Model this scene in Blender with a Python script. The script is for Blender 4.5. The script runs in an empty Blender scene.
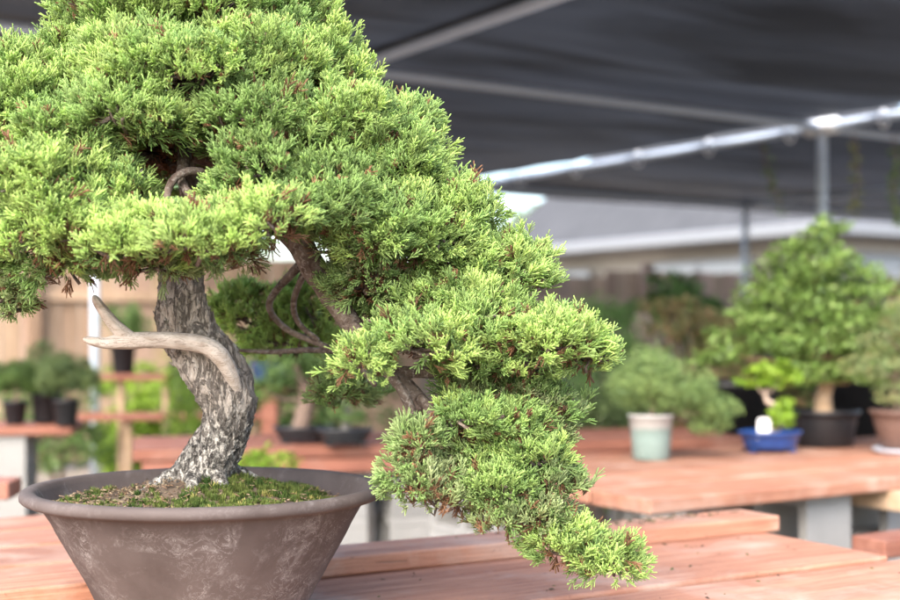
import bpy, math, random
import numpy as np
from mathutils import noise as mnoise, Vector

rng = np.random.default_rng(7)
random.seed(7)
sc = bpy.context.scene
COL = sc.collection

# ------------------------------------------------------------------ camera frame of reference
F, HOR, ZC = 1300.0, 330.0, 1.054          # focal length in photo pixels, horizon row, eye height
ZT = 0.62                                  # bench tops


def at(px, py, d):
    """a place at distance d seen at photo pixel px, py"""
    return np.array([(px - 450) / F * d, d, ZC + (HOR - py) / F * d])


# ------------------------------------------------------------------ scene helpers
def tag(o, label=None, cat=None, group=None, kind=None):
    if label: o['label'] = label
    if cat: o['category'] = cat
    if group: o['group'] = group
    if kind: o['kind'] = kind
    return o


def empty(name, loc, label, cat, group=None, rz=0.0):
    o = bpy.data.objects.new(name, None)
    COL.objects.link(o)
    o.location = loc
    o.rotation_euler = (0, 0, rz)
    return tag(o, label, cat, group)


class MB:
    """collects geometry; build() links it as one mesh object"""
    def __init__(self):
        self.v, self.q, self.t, self.c, self.n = [], [], [], [], 0

    def add(self, v, q=None, t=None, c=None):
        v = np.asarray(v, dtype=np.float64).reshape(-1, 3)
        if q is not None and len(q): self.q.append(np.asarray(q, dtype=np.int64).reshape(-1, 4) + self.n)
        if t is not None and len(t): self.t.append(np.asarray(t, dtype=np.int64).reshape(-1, 3) + self.n)
        if c is not None:
            c = np.asarray(c, dtype=np.float64)
            if c.ndim == 1: c = np.tile(c, (len(v), 1))
            self.c.append(c)
        self.v.append(v)
        self.n += len(v)
        return self

    def build(self, name, mat, parent=None, origin=(0, 0, 0), smooth=True, world=False):
        """vertices are given relative to origin's frame (world=True: in world space, parent unrotated)"""
        v = np.concatenate(self.v)
        if world:
            base = np.array(parent_loc(parent)) if parent is not None else np.array(origin, dtype=float)
            v = v - base
        me = bpy.data.meshes.new(name)
        q = np.concatenate(self.q) if self.q else np.zeros((0, 4), int)
        t = np.concatenate(self.t) if self.t else np.zeros((0, 3), int)
        nl = q.size + t.size
        me.vertices.add(len(v))
        me.vertices.foreach_set('co', v.astype(np.float32).ravel())
        me.loops.add(nl)
        me.loops.foreach_set('vertex_index', np.concatenate([q.ravel(), t.ravel()]).astype(np.int32))
        me.polygons.add(len(q) + len(t))
        ls = np.concatenate([np.arange(len(q)) * 4, q.size + np.arange(len(t)) * 3])
        me.polygons.foreach_set('loop_start', ls.astype(np.int32))
        me.update(calc_edges=True)
        me.validate()
        me.polygons.foreach_set('use_smooth', np.full(len(me.polygons), smooth))
        if self.c:
            c = np.concatenate(self.c)
            if c.shape[1] == 3: c = np.hstack([c, np.ones((len(c), 1))])
            a = me.attributes.new('tint', 'FLOAT_COLOR', 'POINT')
            a.data.foreach_set('color', c.astype(np.float32).ravel())
        me.materials.append(mat)
        o = bpy.data.objects.new(name, me)
        COL.objects.link(o)
        if parent is not None: o.parent = parent
        if parent is None: o.location = origin
        return o


def parent_loc(p):
    l = np.array(p.location)
    while p.parent is not None:
        p = p.parent
        l = l + np.array(p.location)
    return l


def norm(v):
    v = np.asarray(v, float)
    return v / (np.linalg.norm(v, axis=-1, keepdims=True) + 1e-12)


def spline(pts, n):
    """Catmull-Rom through rows of pts (any columns), n samples"""
    p = np.asarray(pts, float)
    p = np.vstack([2 * p[0] - p[1], p, 2 * p[-1] - p[-2]])
    m = len(p) - 3
    s = np.linspace(0, m - 1e-6, n)
    i = s.astype(int)
    f = (s - i)[:, None]
    a, b, c, d = p[i], p[i + 1], p[i + 2], p[i + 3]
    return .5 * (2 * b + (c - a) * f + (2 * a - 5 * b + 4 * c - d) * f ** 2 + (3 * b - a - 3 * c + d) * f ** 3)


def tube(mb, pts, rad, n=12, k=8, color=None, rough=0.0, freq=40.0, smooth=True, flare=None, fv=(1, 1, .38)):
    """swept tube along pts with radii rad; rough = relative bark relief"""
    pr = np.hstack([np.asarray(pts, float), np.asarray(rad, float).reshape(-1, 1)])
    s = spline(pr, n) if smooth else pr
    n = len(s)
    P, R = s[:, :3], np.maximum(s[:, 3], 1e-4)
    T = norm(np.gradient(P, axis=0))
    u = np.cross(T[0], [0.3, 0.9, 0.2]); u = norm(u)
    ang = np.linspace(0, 2 * np.pi, k, endpoint=False)
    V = []
    for i in range(n):
        u = norm(u - T[i] * np.dot(u, T[i]))
        w = np.cross(T[i], u)
        r = np.full(k, R[i])
        if flare is not None: r = r * flare(i / (n - 1), ang)
        ring = P[i] + np.outer(np.cos(ang) * r, u) + np.outer(np.sin(ang) * r, w)
        if rough:
            cen = P[i]
            for j in range(k):
                pt = ring[j]
                if fv is None:
                    q_ = Vector((math.cos(ang[j]) * 2.6, math.sin(ang[j]) * 2.6, i / n * freq))
                    h = mnoise.ridged_multi_fractal(q_, 1.0, 2.1, 4, 1.0, 2.0) - .9
                    ring[j] = cen + (pt - cen) * (1 + rough * h); continue
                h = mnoise.ridged_multi_fractal(Vector((pt[0] * freq * fv[0], pt[1] * freq * fv[1], pt[2] * freq * fv[2])), 1.0, 2.1, 4, 1.0, 2.0) - .9
                ring[j] = cen + (pt - cen) * (1 + rough * h)
        V.append(ring)
    V = np.concatenate(V)
    i, j = np.meshgrid(np.arange(n - 1), np.arange(k), indexing='ij')
    a = i * k + j; b = i * k + (j + 1) % k
    q = np.stack([a, b, b + k, a + k], -1).reshape(-1, 4)
    V = np.vstack([V, P[0], P[-1] + T[-1] * R[-1] * .6])
    j = np.arange(k)
    t = np.vstack([np.stack([np.full(k, n * k), (j + 1) % k, j], -1),
                   np.stack([np.full(k, n * k + 1), (n - 1) * k + j, (n - 1) * k + (j + 1) % k], -1)])
    mb.add(V, q, t, color)
    return s


def box(mb, c, s, bev=0.0, rz=0.0, color=None):
    """box of size s at centre c, chamfered edges"""
    c, h = np.asarray(c, float), np.asarray(s, float) / 2
    if bev <= 0:
        sg = np.array([[x, y, z] for x in (-1, 1) for y in (-1, 1) for z in (-1, 1)], float)
        v = sg * h
        q = [[0, 1, 3, 2], [4, 6, 7, 5], [0, 4, 5, 1], [2, 3, 7, 6], [0, 2, 6, 4], [1, 5, 7, 3]]
        t = None
    else:
        v, idx = [], {}
        for x in (-1, 1):
            for y in (-1, 1):
                for z in (-1, 1):
                    for a in range(3):
                        p = np.array([x, y, z], float) * (h - bev)
                        p[a] = (x, y, z)[a] * h[a]
                        idx[(x, y, z, a)] = len(v); v.append(p)
        v = np.array(v); q = []; t = []
        for a in range(3):
            b, d = (a + 1) % 3, (a + 2) % 3
            for s_ in (-1, 1):
                f = []
                for sb, sd in ((-1, -1), (1, -1), (1, 1), (-1, 1)):
                    k = [0, 0, 0]; k[a] = s_; k[b] = sb; k[d] = sd
                    f.append(idx[(*k, a)])
                q.append(f if s_ > 0 else f[::-1])
            for sb in (-1, 1):
                for sd in (-1, 1):
                    k0 = [0, 0, 0]; k1 = [0, 0, 0]
                    k0[a], k1[a] = -1, 1
                    for k in (k0, k1): k[b] = sb; k[d] = sd
                    f = [idx[(*k0, b)], idx[(*k1, b)], idx[(*k1, d)], idx[(*k0, d)]]
                    q.append(f if sb * sd > 0 else f[::-1])
        for x in (-1, 1):
            for y in (-1, 1):
                for z in (-1, 1):
                    f = [idx[(x, y, z, a)] for a in range(3)]
                    t.append(f if x * y * z > 0 else f[::-1])
    if rz:
        cs, sn = math.cos(rz), math.sin(rz)
        v = np.stack([v[:, 0] * cs - v[:, 1] * sn, v[:, 0] * sn + v[:, 1] * cs, v[:, 2]], -1)
    mb.add(v + c, q, t, color)


def lathe(mb, prof, k=64, sx=1.0, sy=1.0, c=(0, 0, 0), wob=0.0, color=None):
    """revolve (r, z) profile about the vertical through c"""
    prof = np.asarray(prof, float)
    ang = np.linspace(0, 2 * np.pi, k, endpoint=False)
    n = len(prof)
    V = np.zeros((n, k, 3))
    V[..., 0] = prof[:, 0, None] * np.cos(ang) * sx
    V[..., 1] = prof[:, 0, None] * np.sin(ang) * sy
    V[..., 2] = prof[:, 1, None]
    if wob:
        for i in range(n):
            for j in range(k):
                p = V[i, j]
                h = mnoise.fractal(Vector((p[0] * 9, p[1] * 9, p[2] * 22)), 1.0, 2.0, 3) * wob
                V[i, j, :2] *= 1 + h
    i, j = np.meshgrid(np.arange(n - 1), np.arange(k), indexing='ij')
    a = i * k + j; b = i * k + (j + 1) % k
    q = np.stack([a, b, b + k, a + k], -1).reshape(-1, 4)
    mb.add(V.reshape(-1, 3) + np.asarray(c, float), q, None, color)


# ------------------------------------------------------------------ materials
def mat(name):
    m = bpy.data.materials.new(name)
    m.use_nodes = True
    nt = m.node_tree
    nt.nodes.clear()
    out = nt.nodes.new('ShaderNodeOutputMaterial')
    return m, nt, out


def N(nt, typ, **kw):
    n = nt.nodes.new(typ)
    for k, v in kw.items():
        if k in ('inp',):
            for a, b in v.items(): n.inputs[a].default_value = b
        else:
            setattr(n, k, v)
    return n


def L(nt, a, b): nt.links.new(a, b)


def rgba(c): return (*c, 1.0)


def ramp(nt, fac, stops):
    r = N(nt, 'ShaderNodeValToRGB')
    e = r.color_ramp.elements
    while len(e) < len(stops): e.new(0.5)
    for s, (p, c) in zip(e, stops):
        s.position = p
        s.color = rgba(c) if not np.isscalar(c) else (c, c, c, 1)
    L(nt, fac, r.inputs[0])
    return r.outputs[0]


def coords(nt, scale=(1, 1, 1), loc=None, kind='Object'):
    tc = N(nt, 'ShaderNodeTexCoord')
    mp = N(nt, 'ShaderNodeMapping')
    mp.inputs['Scale'].default_value = scale
    L(nt, tc.outputs[kind], mp.inputs[0])
    if loc is not None: L(nt, loc, mp.inputs['Location'])
    return mp.outputs[0]


def noise_t(nt, vec, scale, detail=6, rough=.55, dist=0.0):
    n = N(nt, 'ShaderNodeTexNoise')
    n.inputs['Scale'].default_value = scale
    n.inputs['Detail'].default_value = detail
    n.inputs['Roughness'].default_value = rough
    n.inputs['Distortion'].default_value = dist
    if vec is not None: L(nt, vec, n.inputs['Vector'])
    return n.outputs['Fac']


def mixc(nt, f, a, b, mode='MIX'):
    m = N(nt, 'ShaderNodeMix', data_type='RGBA', blend_type=mode)
    for sock, v in ((m.inputs[0], f), (m.inputs[6], a), (m.inputs[7], b)):
        if isinstance(v, (int, float)): sock.default_value = v
        elif isinstance(v, tuple): sock.default_value = rgba(v)
        else: L(nt, v, sock)
    return m.outputs[2]


def math_n(nt, op, a, b=None):
    m = N(nt, 'ShaderNodeMath', operation=op)
    for s, v in zip(m.inputs, (a, b)):
        if v is None: continue
        if isinstance(v, (int, float)): s.default_value = v
        else: L(nt, v, s)
    return m.outputs[0]


def finish(nt, out, color, rough=.7, spec=.3, bump=None, bump_d=.002, bump_s=.6, metal=0.0):
    p = N(nt, 'ShaderNodeBsdfPrincipled')
    for key, v in (('Base Color', color), ('Roughness', rough)):
        if isinstance(v, tuple): p.inputs[key].default_value = rgba(v)
        elif isinstance(v, (int, float)): p.inputs[key].default_value = v
        else: L(nt, v, p.inputs[key])
    p.inputs['Specular IOR Level'].default_value = spec
    p.inputs['Metallic'].default_value = metal
    if bump is not None:
        b = N(nt, 'ShaderNodeBump')
        b.inputs['Distance'].default_value = bump_d
        b.inputs['Strength'].default_value = bump_s
        L(nt, bump, b.inputs['Height'])
        L(nt, b.outputs[0], p.inputs['Normal'])
    L(nt, p.outputs[0], out.inputs[0])
    return p


def m_plain(name, c, rough=.6, spec=.3, var=.25, scale=12.0, metal=0.0):
    m, nt, out = mat(name)
    v = coords(nt)
    n = noise_t(nt, v, scale, 5, .6)
    col = mixc(nt, n, tuple(x * (1 - var) for x in c), tuple(min(1, x * (1 + var)) for x in c))
    finish(nt, out, col, rough, spec, n, .001, .3, metal)
    return m


def m_leaf(name, transl=.3, rough=.5, spec=.25):
    m, nt, out = mat(name)
    a = N(nt, 'ShaderNodeAttribute', attribute_name='tint')
    p = N(nt, 'ShaderNodeBsdfPrincipled')
    p.inputs['Roughness'].default_value = rough
    p.inputs['Specular IOR Level'].default_value = spec
    L(nt, a.outputs[0], p.inputs['Base Color'])
    t = N(nt, 'ShaderNodeBsdfTranslucent')
    L(nt, a.outputs[0], t.inputs[0])
    mx = N(nt, 'ShaderNodeMixShader')
    mx.inputs[0].default_value = transl
    L(nt, p.outputs[0], mx.inputs[1]); L(nt, t.outputs[0], mx.inputs[2])
    L(nt, mx.outputs[0], out.inputs[0])
    return m


def m_wood(name, c1, c2, grey=(.42, .33, .28), wear=.5):
    """stained redwood, grain along local x, each plank its own tone"""
    m, nt, out = mat(name)
    oi = N(nt, 'ShaderNodeObjectInfo')
    sh = N(nt, 'ShaderNodeCombineXYZ')
    for i, k in enumerate((37.0, 13.0, 5.0)):
        L(nt, math_n(nt, 'MULTIPLY', oi.outputs['Random'], k), sh.inputs[i])
    v = coords(nt, (1.2, 14, 14), sh.outputs[0])
    g1 = noise_t(nt, v, 2.6, 8, .62, .7)
    v2 = coords(nt, (2.5, 60, 60), sh.outputs[0])
    g2 = noise_t(nt, v2, 3.0, 4, .6)
    v3 = coords(nt, (1, 1, 1), sh.outputs[0])
    blot = noise_t(nt, v3, 5.0, 6, .65, .4)
    fine = noise_t(nt, v3, 240.0, 3, .6)
    specks = noise_t(nt, v3, 75.0, 4, .6, .3)
    base = mixc(nt, ramp(nt, g1, [(.3, 0.0), (.7, 1.0)]), c1, c2)
    tone = math_n(nt, 'ADD', math_n(nt, 'MULTIPLY', oi.outputs['Random'], .4), .8)
    tv = N(nt, 'ShaderNodeCombineXYZ')
    for i in range(3): L(nt, tone, tv.inputs[i])
    base = mixc(nt, 1.0, base, tv.outputs[0], 'MULTIPLY')
    base = mixc(nt, math_n(nt, 'MULTIPLY', ramp(nt, g2, [(.42, 0.0), (.62, 1.0)]), .35), base, tuple(x * .62 for x in c1))
    base = mixc(nt, math_n(nt, 'MULTIPLY', ramp(nt, blot, [(.48, 0.0), (.7, 1.0)]), wear), base, grey)
    base = mixc(nt, math_n(nt, 'MULTIPLY', ramp(nt, specks, [(.64, 0.0), (.73, 1.0)]), .6), base, (.07, .045, .035))
    gouge = noise_t(nt, coords(nt, (5, 34, 34), sh.outputs[0]), 1.6, 5, .6, .5)
    gm = ramp(nt, gouge, [(.66, 0.0), (.72, 1.0)])
    base = mixc(nt, math_n(nt, 'MULTIPLY', gm, .6), base, (.12, .08, .055))
    h = math_n(nt, 'SUBTRACT', math_n(nt, 'ADD', g2, math_n(nt, 'MULTIPLY', fine, .5)), math_n(nt, 'MULTIPLY', gm, 1.2))
    finish(nt, out, base, ramp(nt, blot, [(.3, .55), (.7, .8)]), .3, h, .0016, .55)
    return m


M = {}
M['wood'] = m_wood('stained redwood', (.255, .108, .066), (.41, .208, .132), (.48, .38, .31), .45)
M['wood_dark'] = m_wood('deep red redwood', (.20, .072, .045), (.32, .13, .085), (.33, .23, .19), .3)
M['wood_end'] = m_wood('pale weathered wood', (.33, .22, .13), (.46, .32, .2))
M['foliage'] = m_leaf('juniper foliage', .5, .45, .35)
M['leaf'] = m_leaf('plant leaves', .3, .45, .3)
M['moss'] = m_leaf('moss', .2, .7, .1)
M['black_plastic'] = m_plain('black plastic', (.012, .012, .014), .45, .4)
M['dark_clay'] = m_plain('dark glazed clay', (.02, .021, .024), .35, .45)
M['blue_glaze'] = m_plain('blue glaze', (.014, .045, .17), .2, .6, .35, 20)
M['brown_clay'] = m_plain('brown clay', (.12, .07, .055), .6, .3)
M['tag_white'] = m_plain('white plastic tag', (.85, .85, .85), .4, .4, .03)
M['soil'] = m_plain('potting soil', (.10, .075, .055), .95, .1, .6, 60)
M['galv'] = m_plain('galvanised pipe', (.39, .45, .53), .45, .5, .12, 30, 0.0)
M['white_metal'] = m_plain('white painted metal', (.78, .79, .8), .4, .4, .06)
M['gutter'] = m_plain('white aluminium', (.19, .20, .215), .5, .3, .06)
M['stucco'] = m_plain('beige siding', (.40, .375, .345), .8, .2, .12, 8)
M['glass_pale'] = m_plain('curtained window', (.27, .29, .31), .25, .4, .08, 5)
M['rock'] = m_plain('tan rock', (.42, .32, .25), .9, .2, .35, 7)
M['saucer'] = m_plain('pale saucer', (.5, .54, .62), .4, .4, .1)
M['twig'] = m_plain('twig bark', (.17, .12, .095), .85, .2, .45, 90)


def m_greenpot():
    m, nt, out = mat('grey green glaze with bare clay top')
    v = coords(nt)
    n = noise_t(nt, v, 14, 6, .6)
    s = N(nt, 'ShaderNodeSeparateXYZ'); L(nt, v, s.inputs[0])
    z = math_n(nt, 'ADD', s.outputs[2], math_n(nt, 'MULTIPLY', math_n(nt, 'SUBTRACT', n, .5), .03))
    f = ramp(nt, math_n(nt, 'MULTIPLY', z, 5), [(.5, 0.0), (.54, 1.0)])
    a = mixc(nt, n, (.13, .185, .168), (.2, .255, .23))
    b = mixc(nt, n, (.26, .255, .24), (.37, .36, .34))
    finish(nt, out, mixc(nt, f, a, b), .35, .4)
    return m


M['green_pot'] = m_greenpot()


def m_concrete():
    m, nt, out = mat('concrete block')
    v = coords(nt)
    oi = N(nt, 'ShaderNodeObjectInfo')
    n1 = noise_t(nt, v, 6, 6, .6)
    n2 = noise_t(nt, v, 160, 4, .7)
    base = mixc(nt, n1, (.2, .196, .186), (.31, .304, .29))
    base = mixc(nt, ramp(nt, n2, [(.35, .5), (.5, 0.0)]), base, (.2, .2, .2))
    tone = math_n(nt, 'ADD', math_n(nt, 'MULTIPLY', oi.outputs['Random'], .3), .85)
    tv = N(nt, 'ShaderNodeCombineXYZ')
    for i in range(3): L(nt, tone, tv.inputs[i])
    finish(nt, out, mixc(nt, 1.0, base, tv.outputs[0], 'MULTIPLY'), .95, .15, n2, .003, .7)
    return m


M['concrete'] = m_concrete()


def m_pot():
    """unglazed grey brown clay with scribbled white lime deposits"""
    m, nt, out = mat('unglazed clay with lime bloom')
    v = coords(nt)
    n1 = noise_t(nt, v, 7, 7, .6, .3)
    n2 = noise_t(nt, v, 120, 4, .6)
    base = mixc(nt, ramp(nt, n1, [(.3, 0.0), (.7, 1.0)]), (.054, .041, .037), (.102, .082, .076))
    # fine curling lines: thin band of a warped noise
    cur = noise_t(nt, v, 44, 6, .66, 1.7)
    d = math_n(nt, 'ABSOLUTE', math_n(nt, 'SUBTRACT', cur, .5))
    line = ramp(nt, d, [(.0, 1.0), (.016, 0.0)])
    patch = ramp(nt, noise_t(nt, v, 9.5, 6, .7, .6), [(.47, 0.0), (.64, 1.0)])
    s = N(nt, 'ShaderNodeSeparateXYZ'); L(nt, v, s.inputs[0])
    wall = ramp(nt, s.outputs[2], [(.16, 1.0), (.18, .25)])
    fl = math_n(nt, 'MULTIPLY', math_n(nt, 'MULTIPLY', line, patch), math_n(nt, 'MULTIPLY', wall, .5))
    cloud = ramp(nt, noise_t(nt, v, 22, 8, .72, .8), [(.5, 0.0), (.78, 1.0)])
    fc = math_n(nt, 'MULTIPLY', math_n(nt, 'MULTIPLY', cloud, patch), .8)
    base = mixc(nt, fc, base, (.30, .28, .27))
    base = mixc(nt, fl, base, (.5, .48, .47))
    h = math_n(nt, 'ADD', n1, math_n(nt, 'MULTIPLY', n2, .25))
    finish(nt, out, base, .78, .25, h, .003, .5)
    return m


M['pot'] = m_pot()


def m_bark():
    """flaking grey tan bark, black and white crusted towards the roots"""
    m, nt, out = mat('juniper bark')
    v = coords(nt, (1, 1, .32))
    v1 = coords(nt)
    n1 = noise_t(nt, v, 30, 8, .65, .6)
    n2 = noise_t(nt, v, 110, 5, .65, .8)
    vo = N(nt, 'ShaderNodeTexVoronoi', feature='DISTANCE_TO_EDGE')
    vo.inputs['Scale'].default_value = 95
    wv = N(nt, 'ShaderNodeMix', data_type='VECTOR')
    nz = N(nt, 'ShaderNodeTexNoise'); nz.inputs['Scale'].default_value = 55; L(nt, v, nz.inputs['Vector'])
    wv.inputs[0].default_value = .06
    L(nt, v, wv.inputs[4]); L(nt, nz.outputs['Color'], wv.inputs[5])
    L(nt, wv.outputs[1], vo.inputs['Vector'])
    crack = ramp(nt, vo.outputs['Distance'], [(.0, 0.0), (.1, 1.0)])
    base = mixc(nt, ramp(nt, n1, [(.3, 0.0), (.68, 1.0)]), (.21, .175, .145), (.47, .42, .365))
    base = mixc(nt, math_n(nt, 'MULTIPLY', ramp(nt, n2, [(.5, 0.0), (.66, 1.0)]), .5), base, (.50, .45, .39))
    s = N(nt, 'ShaderNodeSeparateXYZ'); L(nt, v1, s.inputs[0])
    zz = math_n(nt, 'ADD', s.outputs[2], math_n(nt, 'MULTIPLY', math_n(nt, 'SUBTRACT', noise_t(nt, v1, 14, 3), .5), .12))
    low = ramp(nt, math_n(nt, 'MULTIPLY', zz, 1.0), [(.27, 1.0), (.335, 0.0)])
    sp = noise_t(nt, coords(nt, (1, 1, .7)), 150, 6, .72, .6)
    crust = mixc(nt, ramp(nt, sp, [(.47, 0.0), (.58, 1.0)]), (.04, .039, .037), (.45, .43, .385))
    fz = noise_t(nt, coords(nt, (1, 1, .26)), 66, 7, .65, .7)
    fiss = ramp(nt, math_n(nt, 'ABSOLUTE', math_n(nt, 'SUBTRACT', fz, .5)), [(.0, 1.0), (.045, 0.0)])
    base = mixc(nt, math_n(nt, 'MULTIPLY', fiss, .42), base, (.06, .045, .036))
    base = mixc(nt, math_n(nt, 'MULTIPLY', low, .85), base, crust)
    base = mixc(nt, math_n(nt, 'MULTIPLY', math_n(nt, 'SUBTRACT', 1.0, crack), .3), base, (.07, .052, .04))
    h = math_n(nt, 'ADD', math_n(nt, 'MULTIPLY', fiss, -.9), math_n(nt, 'ADD', math_n(nt, 'MULTIPLY', n1, 1.5), n2))
    finish(nt, out, base, .9, .15, h, .005, .9)
    return m


M['bark'] = m_bark()


def m_branch():
    m, nt, out = mat('branch bark')
    v = coords(nt, (1, 1, 1))
    n1 = noise_t(nt, v, 34, 7, .65, 1.0)
    n2 = noise_t(nt, v, 150, 4, .6, .5)
    base = mixc(nt, ramp(nt, n1, [(.35, 0.0), (.65, 1.0)]), (.065, .043, .034), (.21, .165, .135))
    base = mixc(nt, math_n(nt, 'MULTIPLY', ramp(nt, n2, [(.52, 0.0), (.66, 1.0)]), .5), base, (.42, .38, .34))
    finish(nt, out, base, .9, .15, math_n(nt, 'ADD', n1, n2), .004, .8)
    return m


M['branch'] = m_branch()


def m_dead():
    m, nt, out = mat('bleached deadwood')
    v = coords(nt, (22, 50, 45))
    n1 = noise_t(nt, v, 1.6, 7, .6, .5)
    n2 = noise_t(nt, coords(nt), 40, 5, .6)
    base = mixc(nt, ramp(nt, n1, [(.3, 0.0), (.7, 1.0)]), (.34, .275, .22), (.64, .57, .50))
    ck = noise_t(nt, coords(nt, (12, 110, 80)), 1.3, 5, .6, .4)
    base = mixc(nt, ramp(nt, math_n(nt, 'ABSOLUTE', math_n(nt, 'SUBTRACT', ck, .5)), [(.0, .6), (.022, 0.0)]), base, (.13, .095, .07))
    base = mixc(nt, math_n(nt, 'MULTIPLY', ramp(nt, n2, [(.5, 0.0), (.7, 1.0)]), .3), base, (.30, .22, .16))
    finish(nt, out, base, .75, .2, n1, .002, .5)
    return m


M['dead'] = m_dead()


def m_ground():
    m, nt, out = mat('gravelly dirt')
    v = coords(nt)
    n1 = noise_t(nt, v, 1.2, 8, .65)
    n2 = noise_t(nt, v, 45, 5, .7)
    base = mixc(nt, ramp(nt, n1, [(.35, 0.0), (.65, 1.0)]), (.14, .115, .09), (.27, .235, .2))
    base = mixc(nt, math_n(nt, 'MULTIPLY', ramp(nt, n2, [(.5, 0.0), (.65, 1.0)]), .6), base, (.38, .35, .32))
    finish(nt, out, base, .95, .1, n2, .02, .6)
    return m


M['ground'] = m_ground()


def m_fence(name, c1, c2):
    m, nt, out = mat(name)
    a = N(nt, 'ShaderNodeAttribute', attribute_name='tint')
    n1 = noise_t(nt, coords(nt, (14, 14, 1.2)), 3, 7, .6, .5)
    base = mixc(nt, ramp(nt, n1, [(.3, 0.0), (.7, 1.0)]), c1, c2)
    finish(nt, out, mixc(nt, 1.0, base, a.outputs[0], 'MULTIPLY'), .85, .2, n1, .003, .5)
    return m


M['fence'] = m_fence('cedar fence', (.26, .185, .13), (.42, .32, .24))


def m_roof():
    m, nt, out = mat('grey shingles')
    v = coords(nt)
    b = N(nt, 'ShaderNodeTexBrick')
    b.inputs['Color1'].default_value = (.05, .053, .058, 1); b.inputs['Color2'].default_value = (.07, .073, .079, 1)
    b.inputs['Mortar'].default_value = (.055, .055, .06, 1)
    b.inputs['Scale'].default_value = 1; b.inputs['Mortar Size'].default_value = .008
    b.inputs['Brick Width'].default_value = .32; b.inputs['Row Height'].default_value = .14
    L(nt, v, b.inputs[0])
    n = noise_t(nt, v, 3, 5)
    finish(nt, out, mixc(nt, math_n(nt, 'MULTIPLY', n, .5), b.outputs[0], (.1, .1, .105)), .9, .15)
    return m


M['roof'] = m_roof()


def m_cloth():
    """black knitted shade cloth: a little daylight comes through the weave, more where it is stretched"""
    m, nt, out = mat('black shade cloth')
    v = coords(nt, (.5, 2.2, 1))
    n = noise_t(nt, v, .9, 5, .55, .6)
    d = N(nt, 'ShaderNodeBsdfPrincipled')
    d.inputs['Base Color'].default_value = (.007, .009, .0125, 1)
    d.inputs['Roughness'].default_value = .6
    d.inputs['Specular IOR Level'].default_value = .3
    t = N(nt, 'ShaderNodeBsdfTranslucent'); t.inputs[0].default_value = (.42, .46, .55, 1)
    mx = N(nt, 'ShaderNodeMixShader')
    L(nt, ramp(nt, n, [(.36, .006), (.78, .04)]), mx.inputs[0])
    L(nt, d.outputs[0], mx.inputs[1]); L(nt, t.outputs[0], mx.inputs[2])
    L(nt, mx.outputs[0], out.inputs[0])
    return m


M['cloth'] = m_cloth()

# ------------------------------------------------------------------ foliage engines
def rot_to(d, roll):
    """rotation matrices taking +z to unit rows d, with roll"""
    d = norm(d)
    ref = np.where(np.abs(d[:, 2:3]) > .95, np.array([[1., 0, 0]]), np.array([[0, 0, 1.]]))
    x = norm(np.cross(ref, d)); y = np.cross(d, x)
    c, s = np.cos(roll)[:, None], np.sin(roll)[:, None]
    X = x * c + y * s; Y = -x * s + y * c
    return np.stack([X, Y, d], -1)


def spray_template(r, ncord=12, L0=.030):
    """one juniper spray: a curved axis with finger-like cords; returns verts, quads, tris, tipness"""
    V, Q, T, W = [], [], [], []
    base = 0

    def cord(p0, d, ln, rad, w0):
        nonlocal base
        d = norm(d)
        side = norm(np.cross(d, r.normal(size=3)))
        bend = r.normal(0, .18)
        u = side; w = np.cross(d, u)
        rings = [(0, .75), (.5, 1.0), (.94, .98)]
        for f, rr in rings:
            c = p0 + d * ln * f + np.array([0, 0, 1]) * ln * .16 * f * f + side * bend * ln * f * f
            for a in range(3):
                an = a * 2 * np.pi / 3
                V.append(c + (u * math.cos(an) + w * math.sin(an)) * rad * rr)
                W.append(w0 + (1 - w0) * f)
        tip = p0 + d * ln + np.array([0, 0, 1]) * ln * .16 + side * bend * ln
        V.append(tip); W.append(1.0)
        for k in range(2):
            for a in range(3):
                b = (a + 1) % 3
                Q.append([base + k * 3 + a, base + k * 3 + b, base + k * 3 + 3 + b, base + k * 3 + 3 + a])
        for a in range(3):
            T.append([base + 6 + a, base + 6 + (a + 1) % 3, base + 9])
        base += 10

    cord(np.zeros(3), np.array([0, 0, 1.]), L0, .00115, 0.0)
    ph = r.uniform(0, 6.28)
    for i in range(ncord - 1):
        f = .18 + .72 * i / (ncord - 2)
        ph += 2.4 + r.normal(0, .3)
        sp = r.uniform(.4, .85)
        d = np.array([math.cos(ph) * sp, math.sin(ph) * sp, 1.0])
        cord(np.array([0, 0, L0 * f * .92]), d, L0 * r.uniform(.42, .72) * (1.15 - .35 * f), r.uniform(.00095, .0013), .35 * f)
    return np.array(V), np.array(Q), np.array(T), np.array(W)


TPL = [spray_template(np.random.default_rng(100 + i), 7 + i % 4, .021 + .0022 * (i % 5)) for i in range(18)]
SPRAY_COUNT = [0]


def sprays(mb, pos, dirs, scale, cols, tip_gain=.42):
    """place sprays; cols = (n,3) tint of each"""
    n = len(pos)
    SPRAY_COUNT[0] += n
    which = rng.integers(0, len(TPL), n)
    roll = rng.uniform(0, 6.283, n)
    R = rot_to(dirs, roll)
    for k in range(len(TPL)):
        s = np.nonzero(which == k)[0]
        if not len(s): continue
        V, Q, T, W = TPL[k]
        vv = np.einsum('nij,mj->nmi', R[s], V) * scale[s, None, None] + pos[s, None, :]
        off = (np.arange(len(s)) * len(V))[:, None, None]
        c = cols[s, None, :] * (1 + tip_gain * (W[None, :, None] - .5))
        mb.add(vv.reshape(-1, 3), (Q[None] + off).reshape(-1, 4), (T[None] + off).reshape(-1, 3), c.reshape(-1, 3))


GREEN = np.array([.275, .415, .135])
LIME = np.array([.46, .59, .185])
GREY = np.array([.36, .415, .2])
BROWN = np.array([.29, .155, .085])


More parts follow.
